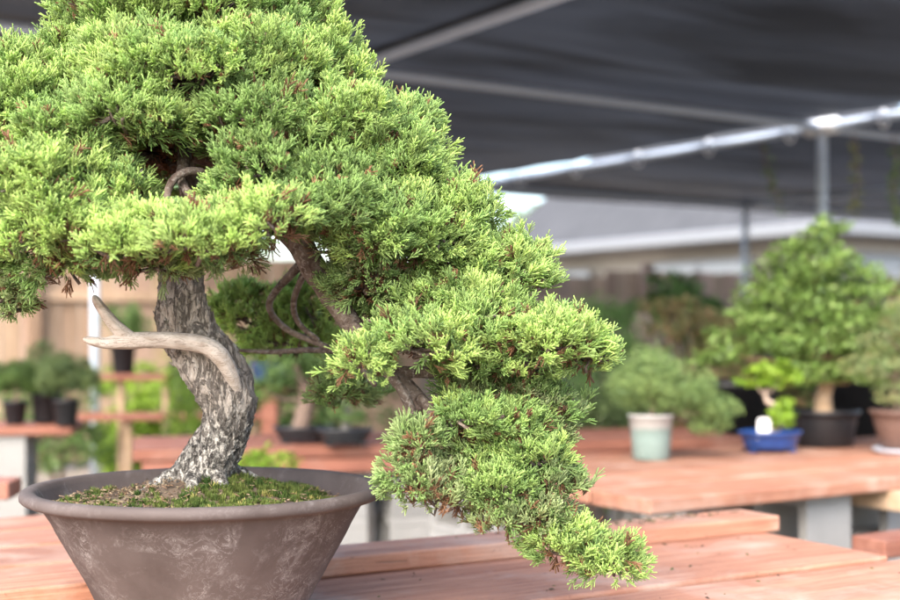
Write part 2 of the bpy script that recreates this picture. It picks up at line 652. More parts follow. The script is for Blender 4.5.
def juniper_pad(tree, c, r, tone='mix', dens=1.0, up=.55, brown=.05, zmin=-.45):
    """one foliage pad: clusters of sprays fanning out over an ellipsoid, on twigs"""
    c, r = np.asarray(c, float), np.asarray(r, float)
    area = 4 * np.pi * ((r[0] * r[1]) ** 1.6 / 3 + (r[0] * r[2]) ** 1.6 / 3 + (r[1] * r[2]) ** 1.6 / 3) ** (1 / 1.6)
    n = max(8, int(area / .0345 ** 2 * dens * .9))
    d = norm(rng.normal(size=(n * 3, 3)))
    keep = d[:, 2] > zmin + rng.normal(0, .12, n * 3)
    keep &= ~((d[:, 1] > .35) & (rng.random(n * 3) < .5))
    d = d[keep][:n]
    n = len(d)
    nz = np.array([mnoise.noise(Vector(tuple(p * 2.6 + c * 9))) for p in d])
    nz2 = np.array([mnoise.noise(Vector(tuple(p * 5.5 - c * 7))) for p in d])
    rr = .93 + .2 * nz + .14 * nz2 + rng.normal(0, .07, n)
    p = c + d * r * rr[:, None]
    nrm = norm(d / r)
    out = norm(nrm * .6 + np.array([0, 0, up * 1.15]) + rng.normal(0, .22, (n, 3)))
    pick = rng.random(n)
    mix = np.clip(.5 + .9 * nz + rng.normal(0, .22, n), 0, 1)
    base = {'mix': (GREEN, LIME), 'bright': (GREEN * .5 + LIME * .5, LIME * 1.12), 'dry': (BROWN * .7, BROWN * 1.1), 'dull': (GREY, GREEN * 1.1), 'green': (GREEN * .85, GREEN * .7 + LIME * .3)}[tone]
    colc = base[0] * (1 - mix[:, None]) + base[1] * mix[:, None]
    m = 21
    pos = np.repeat(p, m, 0); dr = np.repeat(out, m, 0); cc = np.repeat(colc, m, 0)
    k = len(pos)
    tang = rng.normal(size=(k, 3)); tang -= dr * np.sum(tang * dr, 1, keepdims=True)
    tang = norm(tang) * np.sqrt(rng.random((k, 1)))
    pos = pos + tang * .0235 - dr * rng.uniform(.004, .026, (k, 1))
    dr = norm(dr + tang * .42 + rng.normal(0, .16, (k, 3)))
    sc_ = rng.uniform(.42, .95, k)
    cc = cc * rng.uniform(.75, 1.2, (k, 1))
    br = rng.random(k) < brown
    cc[br] = BROWN * rng.uniform(.6, 1.4, (br.sum(), 1))
    sc_[br] *= .75; pos[br] -= dr[br] * .014
    # older inner growth, sparser, partly dried
    ni = int(n * 2.2)
    di = norm(rng.normal(size=(ni, 3)))
    pi_ = c + di * r * rng.uniform(.45, .85, (ni, 1))
    ci = np.where(rng.random((ni, 1)) < .42, BROWN * rng.uniform(.5, 1.2, (ni, 1)), GREEN * rng.uniform(.6, 1.0, (ni, 1)))
    mb = MB()
    sprays(mb, np.vstack([pos, pi_]), np.vstack([dr, norm(di + [0, 0, .3] + rng.normal(0, .5, (ni, 3)))]),
           np.concatenate([sc_, rng.uniform(.7, 1.0, ni)]), np.vstack([cc, ci]))
    o = mb.build('foliage_pad', M['foliage'], tree, world=True)
    # twigs that carry the clusters
    tw = MB()
    root = c - np.array([0, 0, r[2] * .35])
    for i in range(0, n, 2):
        mid = root * .45 + p[i] * .55 + rng.normal(0, .012, 3) - np.array([0, 0, r[2] * .12])
        start = root + (p[i] - root) * .1 + rng.normal(0, .01, 3)
        tube(tw, [start, mid, p[i] - out[i] * .012], [.0032, .0022, .0012], 5, 4)
    if tw.n:
        t = tw.build('twigs', M['branch'], o)
        me = t.data
        v = np.empty(len(me.vertices) * 3, np.float32); me.vertices.foreach_get('co', v)
        v = v.reshape(-1, 3) - np.array(parent_loc(tree), np.float32)
        me.vertices.foreach_set('co', v.ravel()); me.update()
    return o


def leaf_cloud(mb, pads, n, size, cols, aspect=.5, clump=.5, up=.4, nclump=26, flat=.6):
    """leaves (folded diamonds) gathered in clumps over ellipsoids; pads = rows of centre+radii"""
    pads = np.asarray(pads, float)
    w = (pads[:, 3] * pads[:, 4] + pads[:, 3] * pads[:, 5]); w = w / w.sum()
    for i, pd in enumerate(pads):
        k = int(n * w[i])
        if k < 1: continue
        cl = norm(rng.normal(size=(nclump, 3)))
        cl = cl * rng.uniform(.55, 1.02, (nclump, 1))
        tone = rng.random(nclump)
        a = rng.integers(0, nclump, k)
        q = cl[a] + rng.normal(0, clump * .36, (k, 3))
        q /= np.maximum(1, np.linalg.norm(q, axis=1, keepdims=True) / 1.12)
        p = pd[:3] + q * pd[3:6]
        d = norm(q / pd[3:6]) * .6 + np.array([0, 0, up]) + rng.normal(0, .55, (k, 3))
        R = rot_to(norm(d), rng.uniform(0, 6.283, k))
        s = size * rng.uniform(.6, 1.3, k)
        tpl = np.array([[0, -.5, 0], [.5 * aspect, 0, .12 * flat], [0, .5, -.08], [-.5 * aspect, 0, .12 * flat]])
        v = np.einsum('nij,mj->nmi', R, tpl) * s[:, None, None] + p[:, None, :]
        t = np.clip(tone[a] + rng.normal(0, .22, k), 0, .999)
        cs = np.asarray(cols, float)
        f = t * (len(cs) - 1); i0 = f.astype(int); ff = (f - i0)[:, None]
        col = cs[i0] * (1 - ff) + cs[np.minimum(i0 + 1, len(cs) - 1)] * ff
        col = col * rng.uniform(.8, 1.2, (k, 1))
        off = (np.arange(k) * 4)[:, None]
        tri = np.concatenate([np.array([[0, 1, 2]]) + off[:, :, None].reshape(-1, 1), np.array([[0, 2, 3]]) + off[:, :, None].reshape(-1, 1)])
        mb.add(v.reshape(-1, 3), None, tri, np.repeat(col, 4, 0))


# ------------------------------------------------------------------ axes of the yard
def axes(deg):
    a = math.radians(deg)
    return np.array([math.cos(a), math.sin(a)]), np.array([-math.sin(a), math.cos(a)])


B_, A_ = axes(33.0)          # along the shade tubes, across them


def yard(u, v, z=0.0):
    p = B_ * u + A_ * v
    return np.array([p[0], p[1], z])


# ------------------------------------------------------------------ ground
g = MB()
gx = np.concatenate([np.linspace(-150, -14, 12), np.linspace(-12, 14, 80), np.linspace(16, 150, 12)])
gy = np.concatenate([np.linspace(-60, -4, 8), np.linspace(-3, 20, 80), np.linspace(22, 260, 14)])
X, Y = np.meshgrid(gx, gy, indexing='ij')
Z = np.array([[mnoise.fractal(Vector((x * .7, y * .7, 0)), 1.0, 2.0, 3) * .018 - .01 for y in gy] for x in gx])
i, j = np.meshgrid(np.arange(len(gx) - 1), np.arange(len(gy) - 1), indexing='ij')
k = i * len(gy) + j
g.add(np.stack([X, Y, Z], -1).reshape(-1, 3), np.stack([k, k + len(gy), k + len(gy) + 1, k + 1], -1).reshape(-1, 4))
tag(g.build('ground', M['ground']), 'bare gravelly dirt under the benches', 'ground', kind='structure')

# ------------------------------------------------------------------ benches
def plank(parent, name, x0, x1, y0, y1, ztop, th, m, bev=.005, warp=.0):
    mb = MB()
    # chamfered board cut in lengths so that it can warp slightly
    ns = max(2, int((x1 - x0) / .12))
    xs = np.linspace(x0, x1, ns + 1)
    prof = np.array([[y0 + bev, -th], [y0, -th + bev], [y0, -bev], [y0 + bev * .35, -bev * .35], [y0 + bev, 0], [y1 - bev, 0], [y1 - bev * .35, -bev * .35], [y1, -bev], [y1, -th + bev], [y1 - bev, -th]])
    kk = len(prof)
    V = []
    sd = random.random() * 50
    for n_, x in enumerate(xs):
        e = bev if n_ in (0, ns) else 0
        dz = mnoise.noise(Vector((x * 1.3, sd, 0))) * .0035 + warp * (x - x0)
        dy = mnoise.noise(Vector((x * 2.0, sd, 7))) * .0022
        V.append(np.stack([np.full(kk, x), prof[:, 0] + dy, prof[:, 1] + dz + ztop], -1))
    # small end chamfer: shrink end rings by adding inset rings
    def inset(r, x):
        c = r.mean(0); q = c + (r - c) * np.array([1, 1 - bev / max(.02, (y1 - y0) / 2), 1 - bev / (th / 2) * .6]); q[:, 0] = x; return q
    V = [inset(V[0], x0 - bev * .6)] + V + [inset(V[-1], x1 + bev * .6)]
    n = len(V)
    P = np.concatenate(V)
    i, j = np.meshgrid(np.arange(n - 1), np.arange(kk), indexing='ij')
    a = i * kk + j; b = i * kk + (j + 1) % kk
    q = np.stack([a, a + kk, b + kk, b], -1).reshape(-1, 4)
    tri = [[0, k_, k_ + 1] for k_ in range(1, kk - 1)] + [[(n - 1) * kk, (n - 1) * kk + k_ + 1, (n - 1) * kk + k_] for k_ in range(1, kk - 1)]
    mb.add(P, q, tri)
    return mb.build(name, m, parent, smooth=False)


def bench(label, corner, deg, length, widths, m, th=.04, gap=.008, ztop=ZT, ends=None, group='plank benches on concrete blocks', apron=0.0):
    """corner = near end of the near edge; local x runs along the planks"""
    e = empty('plank_bench', (corner[0], corner[1], 0), label, 'bench', group, math.radians(deg))
    y = 0
    for i_, w in enumerate(widths):
        x0, x1 = (0, length) if ends is None else ends[i_]
        plank(e, 'plank', x0, x1, y, y + w, ztop + random.uniform(-.002, .002), th, m)
        y += w + gap
    if apron:
        mb = MB(); box(mb, (length / 2, -.0215, ztop - apron / 2 - .002), (length, .038, apron), .004)
        mb.build('apron', m, e, smooth=False)
    return e


def local(e, x, y, z=0.0):
    a = e.rotation_euler[2]
    return np.array([e.location[0] + x * math.cos(a) - y * math.sin(a), e.location[1] + x * math.sin(a) + y * math.cos(a), z])


def block_mesh():
    """hollow block lying on its side: cores run along local x, length along local y"""
    mb = MB()
    l, w, h, s = .39, .19, .1925, .032
    for z in (-h / 2 + s / 2, h / 2 - s / 2):
        box(mb, (0, 0, z), (w, l, s), .003)
    for y in (-l / 2 + s / 2 + .001, 0, l / 2 - s / 2 - .001):
        box(mb, (0, y, 0), (w - .004, s, h - 2 * s), 0)
    return mb


BLOCK = None


def block_stack(pos, deg, where, zbase=0.0, n=3, levels=('lowest', 'middle', 'topmost')):
    global BLOCK
    for i_ in range(n):
        z = zbase + .0963 + i_ * .1927
        if BLOCK is None:
            o = BLOCK = block_mesh().build('concrete_block', M['concrete'], None, smooth=False)
        else:
            o = BLOCK.copy(); COL.objects.link(o)
        o.location = (pos[0], pos[1], z)
        o.rotation_euler = (0, 0, math.radians(deg + random.uniform(-1.5, 1.5)))
        tag(o, 'concrete block, %s in its stack, %s' % (levels[i_ + 3 - n] if n == 3 else levels[i_], where), 'concrete block', 'concrete blocks holding up the benches')


# the bench that carries the big bonsai: planks run up to the right
FB, FA = axes(30.0)


def front(u, v): return FB * u + FA * v


fb = bench('salmon red plank bench under the big bonsai', front(-.9, 1.40), 30, 3.0, (.328, .350), M['wood'], gap=.011, ends=[(0, 3.6), (0, 2.872)])
for u in (-.55, .9):
    block_stack((*front(u, 1.62),), 30, 'under the %s of the bonsai bench' % ('near end' if u < 0 else 'middle'), n=3)
block_stack((*front(2.35, 1.60),), 30, 'under the far end of the bonsai bench', n=3)
fb.children[0].location.z = -.005
rb = empty('loose_board', (*front(-.9, 2.066), 0), 'loose red board lying along the rear edge of the bonsai bench', 'board', rz=math.radians(30))
plank(rb, 'plank', 0, 2.91, 0, .125, ZT + .0355, .034, M['wood'], .004)

# a second bench behind it, to the left
lb = bench('salmon plank bench right behind the bonsai pot, left side', front(-1.5, 2.27), 30, 2.28, (.2, .2, .2, .2), M['wood'], gap=.012)
block_stack((*front(.45, 2.6),), 30, 'under the salmon bench behind the bonsai pot')

# right bench
rc = np.array([.516, 3.32])
rbench = bench('wide salmon plank bench carrying the blue and grey green pots', rc, 33.4, 3.2, (.238, .238, .238, .238), M['wood'], gap=.011)
block_stack(local(rbench, .74, .25), 33.4, 'under the near edge of the wide right bench')
block_stack(local(rbench, .15, .95), 33.4, 'under the left end of the wide right bench')
block_stack(local(rbench, 2.4, .3), 33.4, 'under the far end of the wide right bench')
# short wood offcut wedged under the right bench
w = empty('wood_offcut', local(rbench, .985, .06, 0), 'tan wood offcut wedged under the edge of the wide right bench', 'wood block', rz=math.radians(33.4))
mb = MB(); box(mb, (0, 0, ZT - .04 - .031), (.09, .2, .058), .003); mb.build('offcut', M['wood_end'], w, smooth=False)
block_stack(local(rbench, 1.16, .3), 33.4, 'beside the tan offcut under the right bench')

# low bench corner at the right edge of the frame
p = at(886, 541, 3.1)
cb = bench('short dark red bench corner standing in front of the right bench', p[:2], 33, 1.2, (.1,), M['wood_dark'], ztop=p[2], th=.045)
block_stack(local(cb, .5, .12), 123, 'under the short dark red bench', n=2, zbase=p[2] - .05 - .3863, levels=('lower', 'upper', ''))

# rear bench
bb = bench('long dark red bench behind, holding the two dark oval pots', (-1.15, 4.72), 13.3, 2.42, (.14, .14, .14, .14), M['wood_dark'], th=.045, gap=.01)
mb = MB(); box(mb, (1.21, .03, ZT - .046 - .03), (2.36, .038, .055), .003); mb.build('apron', M['wood_dark'], bb, smooth=False)
for x, nm in ((.78, 'under the left part of the rear bench'), (1.06, 'under the middle of the rear bench'), (2.1, 'under the right end of the rear bench')):
    block_stack(local(bb, x, .28, 0), 13.3, nm, zbase=-.06)
# left benches
ll = bench('dark red bench by the fence carrying small black pots', (-3.6, 5.55), 9, 1.92, (.14, .14, .14), M['wood_dark'], gap=.01)
block_stack(local(ll, 1.62, .22), 9, 'under the right end of the bench by the fence')
block_stack(local(ll, .6, .22), 9, 'under the left end of the bench by the fence')
p = at(10, 483, 3.72)
l2 = bench('orange red bench end at the left edge of the picture', (p[0] - 1.6, p[1] - .12), 4, 1.6, (.15,), M['wood_dark'], th=.05)
block_stack(local(l2, 1.1, .2), 4, 'under the orange red bench end')

# stepped plant rack beside the left post
rk = empty('plant_rack', (-1.95, 7.0, 0), 'red two tier plank rack beside the metal post', 'plant rack', rz=math.radians(5))
plank(rk, 'shelf', -.1, .42, .25, .45, .805, .035, M['wood_dark'])
plank(rk, 'shelf', -.1, .95, 0, .2, .60, .035, M['wood_dark'])
mb = MB()
for x in (.12, .37):
    mb = MB(); box(mb, (x, .35, .384), (.035, .06, .77), .003); mb.build('leg', M['wood_end'], rk, smooth=False)
for x in (.2, .88):
    mb = MB(); box(mb, (x, .1, .282), (.035, .06, .564), .003); mb.build('leg', M['wood_end'], rk, smooth=False)

# ------------------------------------------------------------------ fence
fo = yard(*(lambda q: (q @ B_, q @ A_))(np.array([-2.5, 10.25])))[:2]
M['fence_grey'] = m_fence('grey brown fence', (.19, .16, .152), (.28, .24, .23))  # right stretch of fence: darker, greyer board colour than the left stretch
for x0_, x1_, mt_, lab_ in ((-10.5, 2.62, 'fence', 'tan cedar board fence behind the small pines and plant rack'), (2.624, 17.5, 'fence_grey', 'grey brown board fence below the house gutter')):
    fe = empty('wooden_fence', (fo[0], fo[1], 0), lab_, 'fence', rz=math.radians(33.0))
    mb = MB()
    x = x0_
    while x < x1_ - .1:
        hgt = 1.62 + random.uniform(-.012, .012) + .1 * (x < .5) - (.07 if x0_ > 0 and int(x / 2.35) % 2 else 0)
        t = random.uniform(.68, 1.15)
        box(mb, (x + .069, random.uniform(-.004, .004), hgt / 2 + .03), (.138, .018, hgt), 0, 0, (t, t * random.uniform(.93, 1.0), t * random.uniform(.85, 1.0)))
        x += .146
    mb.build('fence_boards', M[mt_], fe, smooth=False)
    for z in (.35, 1.32):
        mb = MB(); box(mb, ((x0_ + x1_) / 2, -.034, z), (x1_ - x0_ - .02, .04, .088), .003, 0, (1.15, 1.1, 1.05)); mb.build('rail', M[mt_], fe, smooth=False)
    x = x0_ + .3
    while x < x1_:
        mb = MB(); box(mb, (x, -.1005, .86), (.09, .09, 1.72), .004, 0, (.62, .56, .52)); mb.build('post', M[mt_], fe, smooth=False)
        x += 2.35

# ------------------------------------------------------------------ house behind the fence
HC = np.array([4.75, 16.6])
ha = A_; hb = B_
ho = empty('house', (HC[0], HC[1], 0), 'single storey beige house with grey shingle roof and white gutter', 'house', rz=math.radians(33.0))
# local x along B_ (to the right and back), local y along A_ (to the left and back)
HL, HW = 7.6, 9.0
mb = MB(); box(mb, (HW / 2 + .45, HL / 2 + .1, 1.21), (HW - .5, HL - .6, 2.42), 0); mb.build('wall', M['stucco'], ho, smooth=False)
ze, zr, ins = 2.44, 4.15, 3.2
zr = ze + 3.3
v = [(0, 0, ze), (HW, 0, ze), (HW, HL, ze), (0, HL, ze), (4.3, 4.3, zr), (HW - 4.3, 4.3, zr), (HW - 4.3, HL - .05, zr), (4.3, HL - .05, zr)]
mb = MB(); mb.add(v, [(0, 1, 5, 4), (1, 2, 6, 5), (2, 3, 7, 6), (3, 0, 4, 7), (4, 5, 6, 7), (3, 2, 1, 0)])
mb.build('roof', M['roof'], ho, smooth=False)
for c, s in (((-.06, HL / 2, ze - .07), (.11, HL + .2, .17)), ((HW / 2 + .003, -.06, ze - .07), (HW, .11, .168))):
    mb = MB(); box(mb, c, s, .02); mb.build('gutter', M['gutter'], ho, smooth=False)
for (y0, y1, z0, z1) in ((1.6, 3.7, 1.55, 2.08), (5.2, 6.4, 1.5, 2.05)):
    mb = MB(); box(mb, (.435, (y0 + y1) / 2, (z0 + z1) / 2), (.06, y1 - y0, z1 - z0), .004)
    wn = mb.build('window', M['gutter'], ho, smooth=False)
    for k in range(2):
        yy = y0 + (y1 - y0) * (k + .5) / 2
        mb = MB(); box(mb, (.40, yy, (z0 + z1) / 2), (.012, (y1 - y0) / 2 - .1, z1 - z0 - .1), 0); mb.build('pane', M['glass_pale'], wn, smooth=False)
mb = MB(); box(mb, (1.6, .385, 1.75), (1.0, .05, .7), .004); wn = mb.build('window', M['gutter'], ho, smooth=False)
mb = MB(); box(mb, (1.6, .355, 1.75), (.86, .012, .58), 0); mb.build('pane', M['glass_pale'], wn, smooth=False)

# ------------------------------------------------------------------ shade structure
P0 = np.array([2.29, 8.0])
u0, v0 = P0 @ B_, P0 @ A_
ZS = 2.3
SP, RUN = 3.3, 3.85
sh = empty('shade_structure', (P0[0], P0[1], 0), 'galvanised pipe frame roofed with black shade cloth', 'shade structure', rz=math.radians(33.0))
# local: x along B_ from the visible post, y along A_
posts = [(0, 0), (0, RUN), (-SP, RUN), (-2 * SP, RUN), (SP, 0), (SP, RUN), (-2 * SP, 0)]
for x, y in posts:
    mb = MB(); tube(mb, [(x, y, -.05), (x, y, ZS - .035)], [.033, .033], 2, 14, smooth=False)
    mb.build('post', M['galv'], sh)
tubes = [((-3 * SP, 0), (2 * SP, 0)), ((-3 * SP, RUN), (2 * SP, RUN))]
for k in (-2, -1, 1):
    tubes.append(((k * SP, -2.5), (k * SP, RUN)))
for i_, (a, b) in enumerate(tubes):
    mb = MB(); tube(mb, [(*a, ZS), (*b, ZS)], [.025, .025], 2, 14, smooth=False)
    mb.build('roof_pipe', M['galv'], sh)
mb = MB(); tube(mb, [(0, -2.5, ZS + .002), (0, RUN, ZS + .002)], [.027, .027], 2, 14, smooth=False)
mb.build('roof_pipe', M['galv'], sh)
mb = MB(); tube(mb, [(0, -.11, ZS + .002), (0, .11, ZS + .002)], [.05, .05], 2, 14, smooth=False); mb.build('pipe_joint', M['white_metal'], sh)
for k in range(8):
    y = -1.9 + k * .72
    mb = MB()
    ring = [(math.cos(t) * .043, y, ZS + .002 + math.sin(t) * .05 - .01) for t in np.linspace(0, 6.283, 13)]
    tube(mb, ring, [.006] * 13, 26, 6); mb.build('tie', M['tag_white'], sh)


def cloth(x0, x1, y0, y1, scallop=None, seed=0, drop=0.0):
    nx, ny = 130, 130
    xs, ys = np.linspace(x0, x1, nx), np.linspace(y0, y1, ny)
    V = np.zeros((nx, ny, 3))
    for i_, x in enumerate(xs):
        for j_, y in enumerate(ys):
            sag = -.05 * abs(math.sin(math.pi * x / SP)) * abs(math.sin(math.pi * y / RUN))
            wr = mnoise.fractal(Vector((x * .5 + seed, y * 2.0, seed)), 1.0, 2.0, 3) * .009
            f = (i_ / (nx - 1))
            xx = x
            if scallop is not None and i_ >= nx - 4:
                xx = x - scallop * abs(math.sin(math.pi * (y + 1.9) / .72)) ** .6 * (i_ - nx + 5) / 4
            V[i_, j_] = (xx, y, ZS + .045 + sag + wr - drop * max(0, (y - y1 + .5)) * 1.0)
    i_, j_ = np.meshgrid(np.arange(nx - 1), np.arange(ny - 1), indexing='ij')
    k_ = i_ * ny + j_
    mb = MB(); mb.add(V.reshape(-1, 3), np.stack([k_, k_ + ny, k_ + ny + 1, k_ + 1], -1).reshape(-1, 4))
    return mb.build('shade_cloth', M['cloth'], sh)


cloth(-SP - .02, -.035, -2.5, RUN + .25, scallop=.05, seed=1)
cloth(-5.5, -SP + .12, -2.5, .7, seed=1)
cloth(.045, 2 * SP, -1.0, RUN + .3, seed=4, drop=.1)

# ------------------------------------------------------------------ the big juniper bonsai
D0 = 1.96
PC = at(206, 0, D0)[:2]
RIM = ZT + .2
bon = empty('potted_bonsai', (PC[0], PC[1], ZT), 'large cascading juniper bonsai in a wide grey brown clay bowl', 'bonsai')

prof = [(0.0, .004), (.13, .004), (.146, .0), (.150, .004), (.158, .03), (.1735, .06), (.193, .095), (.2125, .13), (.226, .155), (.2375, .174),
        (.241, .181), (.257, .1815), (.2635, .1835), (.2672, .187), (.2682, .192), (.2665, .1975), (.262, .2003), (.252, .2005), (.246, .198), (.242, .19), (.233, .172), (.212, .145), (.18, .11), (.0, .1)]
pr = []
for a, b in zip(prof[:-1], prof[1:]):
    st = max(1, int(math.hypot(b[0] - a[0], b[1] - a[1]) / .012))
    for k in range(st): pr.append((a[0] + (b[0] - a[0]) * k / st, a[1] + (b[1] - a[1]) * k / st))
pr.append(prof[-1])
mb = MB(); lathe(mb, pr, 128, wob=.008)
mb.build('pot', M['pot'], bon)


def soil_h(x, y):
    """surface of the planting, relative to the pot base"""
    r = math.hypot(x, y)
    tb = math.hypot(x - .02, y - .01)
    h = .176 + .030 * math.exp(-(tb / .085) ** 2) + .012 * math.exp(-(((x + .06) / .06) ** 2 + ((y + .04) / .08) ** 2)) + .01 * (1 - r / .24)
    h += .008 * mnoise.fractal(Vector((x * 22, y * 22, 3)), 1.0, 2.0, 3)
    if x > .12: h -= .16 * (x - .12)
    return h


ns, nk = 22, 72
V = [(0, 0, soil_h(0, 0))]
for i_ in range(1, ns + 1):
    for j_ in range(nk):
        r = .2235 * i_ / ns; a = j_ / nk * 2 * math.pi
        x, y = r * math.cos(a), r * math.sin(a)
        V.append((x, y, soil_h(x, y)))
q, t = [], [(0, 1 + j_, 1 + (j_ + 1) % nk) for j_ in range(nk)]
for i_ in range(ns - 1):
    for j_ in range(nk):
        a = 1 + i_ * nk + j_; b = 1 + i_ * nk + (j_ + 1) % nk
        q.append((a, a + nk, b + nk, b))
mb = MB(); mb.add(V, q, t); mb.build('soil', M['soil'], bon)


def blade_clump(r, n, ln, wd):
    V, T, W = [], [], []
    for k in range(n):
        a = r.uniform(0, 6.28); lean = r.uniform(.15, .8)
        d = norm([math.cos(a) * lean, math.sin(a) * lean, 1.0]) * ln * r.uniform(.6, 1.2)
        s = norm(np.cross(d, [0, 0, 1.0]) + 1e-3) * wd
        b = np.array([r.normal(0, ln * .25), r.normal(0, ln * .25), 0])
        i0 = len(V)
        V += [b - s, b + s, b + d * .6 + s * .8, b + d * .6 - s * .8, b + d]
        T += [(i0, i0 + 1, i0 + 2), (i0, i0 + 2, i0 + 3), (i0 + 3, i0 + 2, i0 + 4)]
        W += [.6, .6, .95, .95, 1.2]
    return np.array(V), np.array(T), np.array(W)


BL = [blade_clump(np.random.default_rng(300 + k), 16, .008, .0009) for k in range(5)]
moss, chips = MB(), MB()
for k in range(5200):
    r = .219 * math.sqrt(random.random()); a = random.uniform(0, 2 * math.pi)
    x, y = r * math.cos(a), r * math.sin(a)
    nz = mnoise.fractal(Vector((x * 13 + 2, y * 13, 1)), 1.0, 2.0, 3)
    dens = (.1 if x < -.02 else .95) + nz * 1.25
    if abs(x + .06) < .1 and y < -.1: dens += .25
    if x > .17: dens -= .8
    if random.random() > dens: continue
    Vb, T, W = BL[k % 5]
    s = random.uniform(.6, 1.35); rz = random.uniform(0, 6.28)
    c, sn = math.cos(rz) * s, math.sin(rz) * s
    v = np.stack([Vb[:, 0] * c - Vb[:, 1] * sn + x, Vb[:, 0] * sn + Vb[:, 1] * c + y, Vb[:, 2] * s + soil_h(x, y) - .001], -1)
    t = random.random()
    t = min(1, max(0, .5 * t + .9 * mnoise.noise(Vector((x * 30, y * 30, 9))) + .2)); col = np.array([.04, .075, .018]) * (1 - t) + np.array([.14, .17, .045]) * t
    if random.random() < .06: col = np.array([.34, .3, .1])
    moss.add(v, None, T, col[None] * W[:, None])
mo = moss.build('moss', M['moss'], bon)
mo['kind'] = 'stuff'
for k in range(2600):
    r = .219 * math.sqrt(random.random()); a = random.uniform(0, 2 * math.pi)
    x, y = r * math.cos(a), r * math.sin(a)
    if x > 0 and random.random() < .7: continue
    ln, wd = random.uniform(.003, .013), random.uniform(.0008, .0025)
    if random.random() < .3: ln, wd = random.uniform(.003, .007), random.uniform(.002, .004)
    t = random.random()
    col = [(.19, .12, .075), (.29, .21, .14), (.11, .075, .05), (.24, .19, .12)][int(t * 4)]
    ti, rz = random.uniform(-.5, .5), random.uniform(0, 3.14)
    d = np.array([math.cos(rz), math.sin(rz), ti]) * ln / 2; s = np.array([-math.sin(rz), math.cos(rz), 0]) * wd / 2
    c = np.array([x, y, soil_h(x, y) + random.uniform(.001, .007)])
    up = np.array([0, 0, wd * .5])
    chips.add([c - d - s, c - d + s, c + d + s, c + d - s, c - d * .9 + up, c + d * .9 + up],
              None, [(0, 1, 4), (1, 2, 5), (1, 5, 4), (2, 3, 5), (3, 0, 4), (3, 4, 5), (0, 3, 2), (0, 2, 1)], np.array(col))
ch = chips.build('bark_litter', M['moss'], bon)
ch['kind'] = 'stuff'

# trunk
tp = [(200, 507, 1.965, .060), (201, 489, 1.965, .046), (208, 462, 1.96, .039), (224, 432, 1.955, .0365), (229, 406, 1.95, .0405), (220, 380, 1.95, .0425),
      (200, 350, 1.95, .040), (186, 325, 1.955, .037), (181, 298, 1.965, .036), (181, 268, 1.98, .033), (186, 240, 1.99, .028), (194, 212, 2.0, .019), (187, 165, 2.0, .0125),
      (190, 120, 2.0, .012), (205, 60, 2.0, .010), (210, 0, 2.0, .007)]
pts = [at(a, b, d) for a, b, d, r in tp]


def nebari(s, ang):
    f = max(0, 1 - s / .15)
    return 1 + f * f * .6 * (np.sin(ang * 3 + .6) * .6 + np.sin(ang * 5 + 2) * .4) + .07 * np.sin(ang * 2 + s * 16) + .04 * np.sin(ang * 5 + s * 22)


mb = MB(); ts = tube(mb, pts, [r for *_, r in tp], 260, 96, rough=.14, freq=46, flare=nebari)
tv, nr = mb.v[0][:260 * 96].reshape(260, 96, 3), 260
for k in range(1500):     # curled bark plates
    i_, j_ = int(random.random() * 150) + 3, random.randrange(96)
    p_ = tv[i_, j_]; nn = norm(p_ - tv[i_].mean(0)); al = norm(tv[i_ + 2, j_] - tv[i_ - 2, j_]); sd = np.cross(nn, al)
    ln, wd = random.uniform(.004, .011), random.uniform(.002, .0045)
    lift = random.uniform(.0006, .0026)
    tw_ = random.uniform(-.5, .5); al, sd = al * math.cos(tw_) + sd * math.sin(tw_), sd * math.cos(tw_) - al * math.sin(tw_)
    q_ = [p_ - al * ln * .5 - sd * wd * .4 - nn * .001, p_ - al * ln * .5 + sd * wd * .4 - nn * .001, p_ + sd * wd * .5 + nn * lift * .4, p_ + al * ln * .5 + sd * wd * .25 + nn * lift,
          p_ + al * ln * .5 - sd * wd * .3 + nn * lift, p_ - sd * wd * .5 + nn * lift * .4]
    q_ = q_ + [x - nn * .0012 for x in q_]
    mb.add(q_, [(0, 1, 2, 5), (5, 2, 3, 4), (6, 11, 8, 7), (11, 10, 9, 8), (1, 7, 8, 2), (2, 8, 9, 3), (3, 9, 10, 4), (4, 10, 11, 5), (5, 11, 6, 0), (0, 6, 7, 1)])
for a0, ln_ in ((2.7, .085), (3.6, .07), (4.5, .06), (5.4, .07), (.2, .075), (1.4, .07)):      # surface roots
    c0 = np.array([*(at(203, 0, 1.965)[:2]), 0]); rt = []
    for f_ in (0, .35, .7, 1.0):
        an = a0 + .35 * f_ * math.sin(a0 * 3); rr_ = .03 + ln_ * f_
        x_, y_ = c0[0] + math.cos(an) * rr_, c0[1] + math.sin(an) * rr_
        rt.append((x_, y_, ZT + soil_h(x_ - PC[0], y_ - PC[1]) + .009 * (1 - f_) - .006 * f_))
    tube(mb, rt, [.016, .012, .008, .004], 26, 14, rough=.2, freq=60)
trunk = mb.build('trunk', M['bark'], bon, world=True)
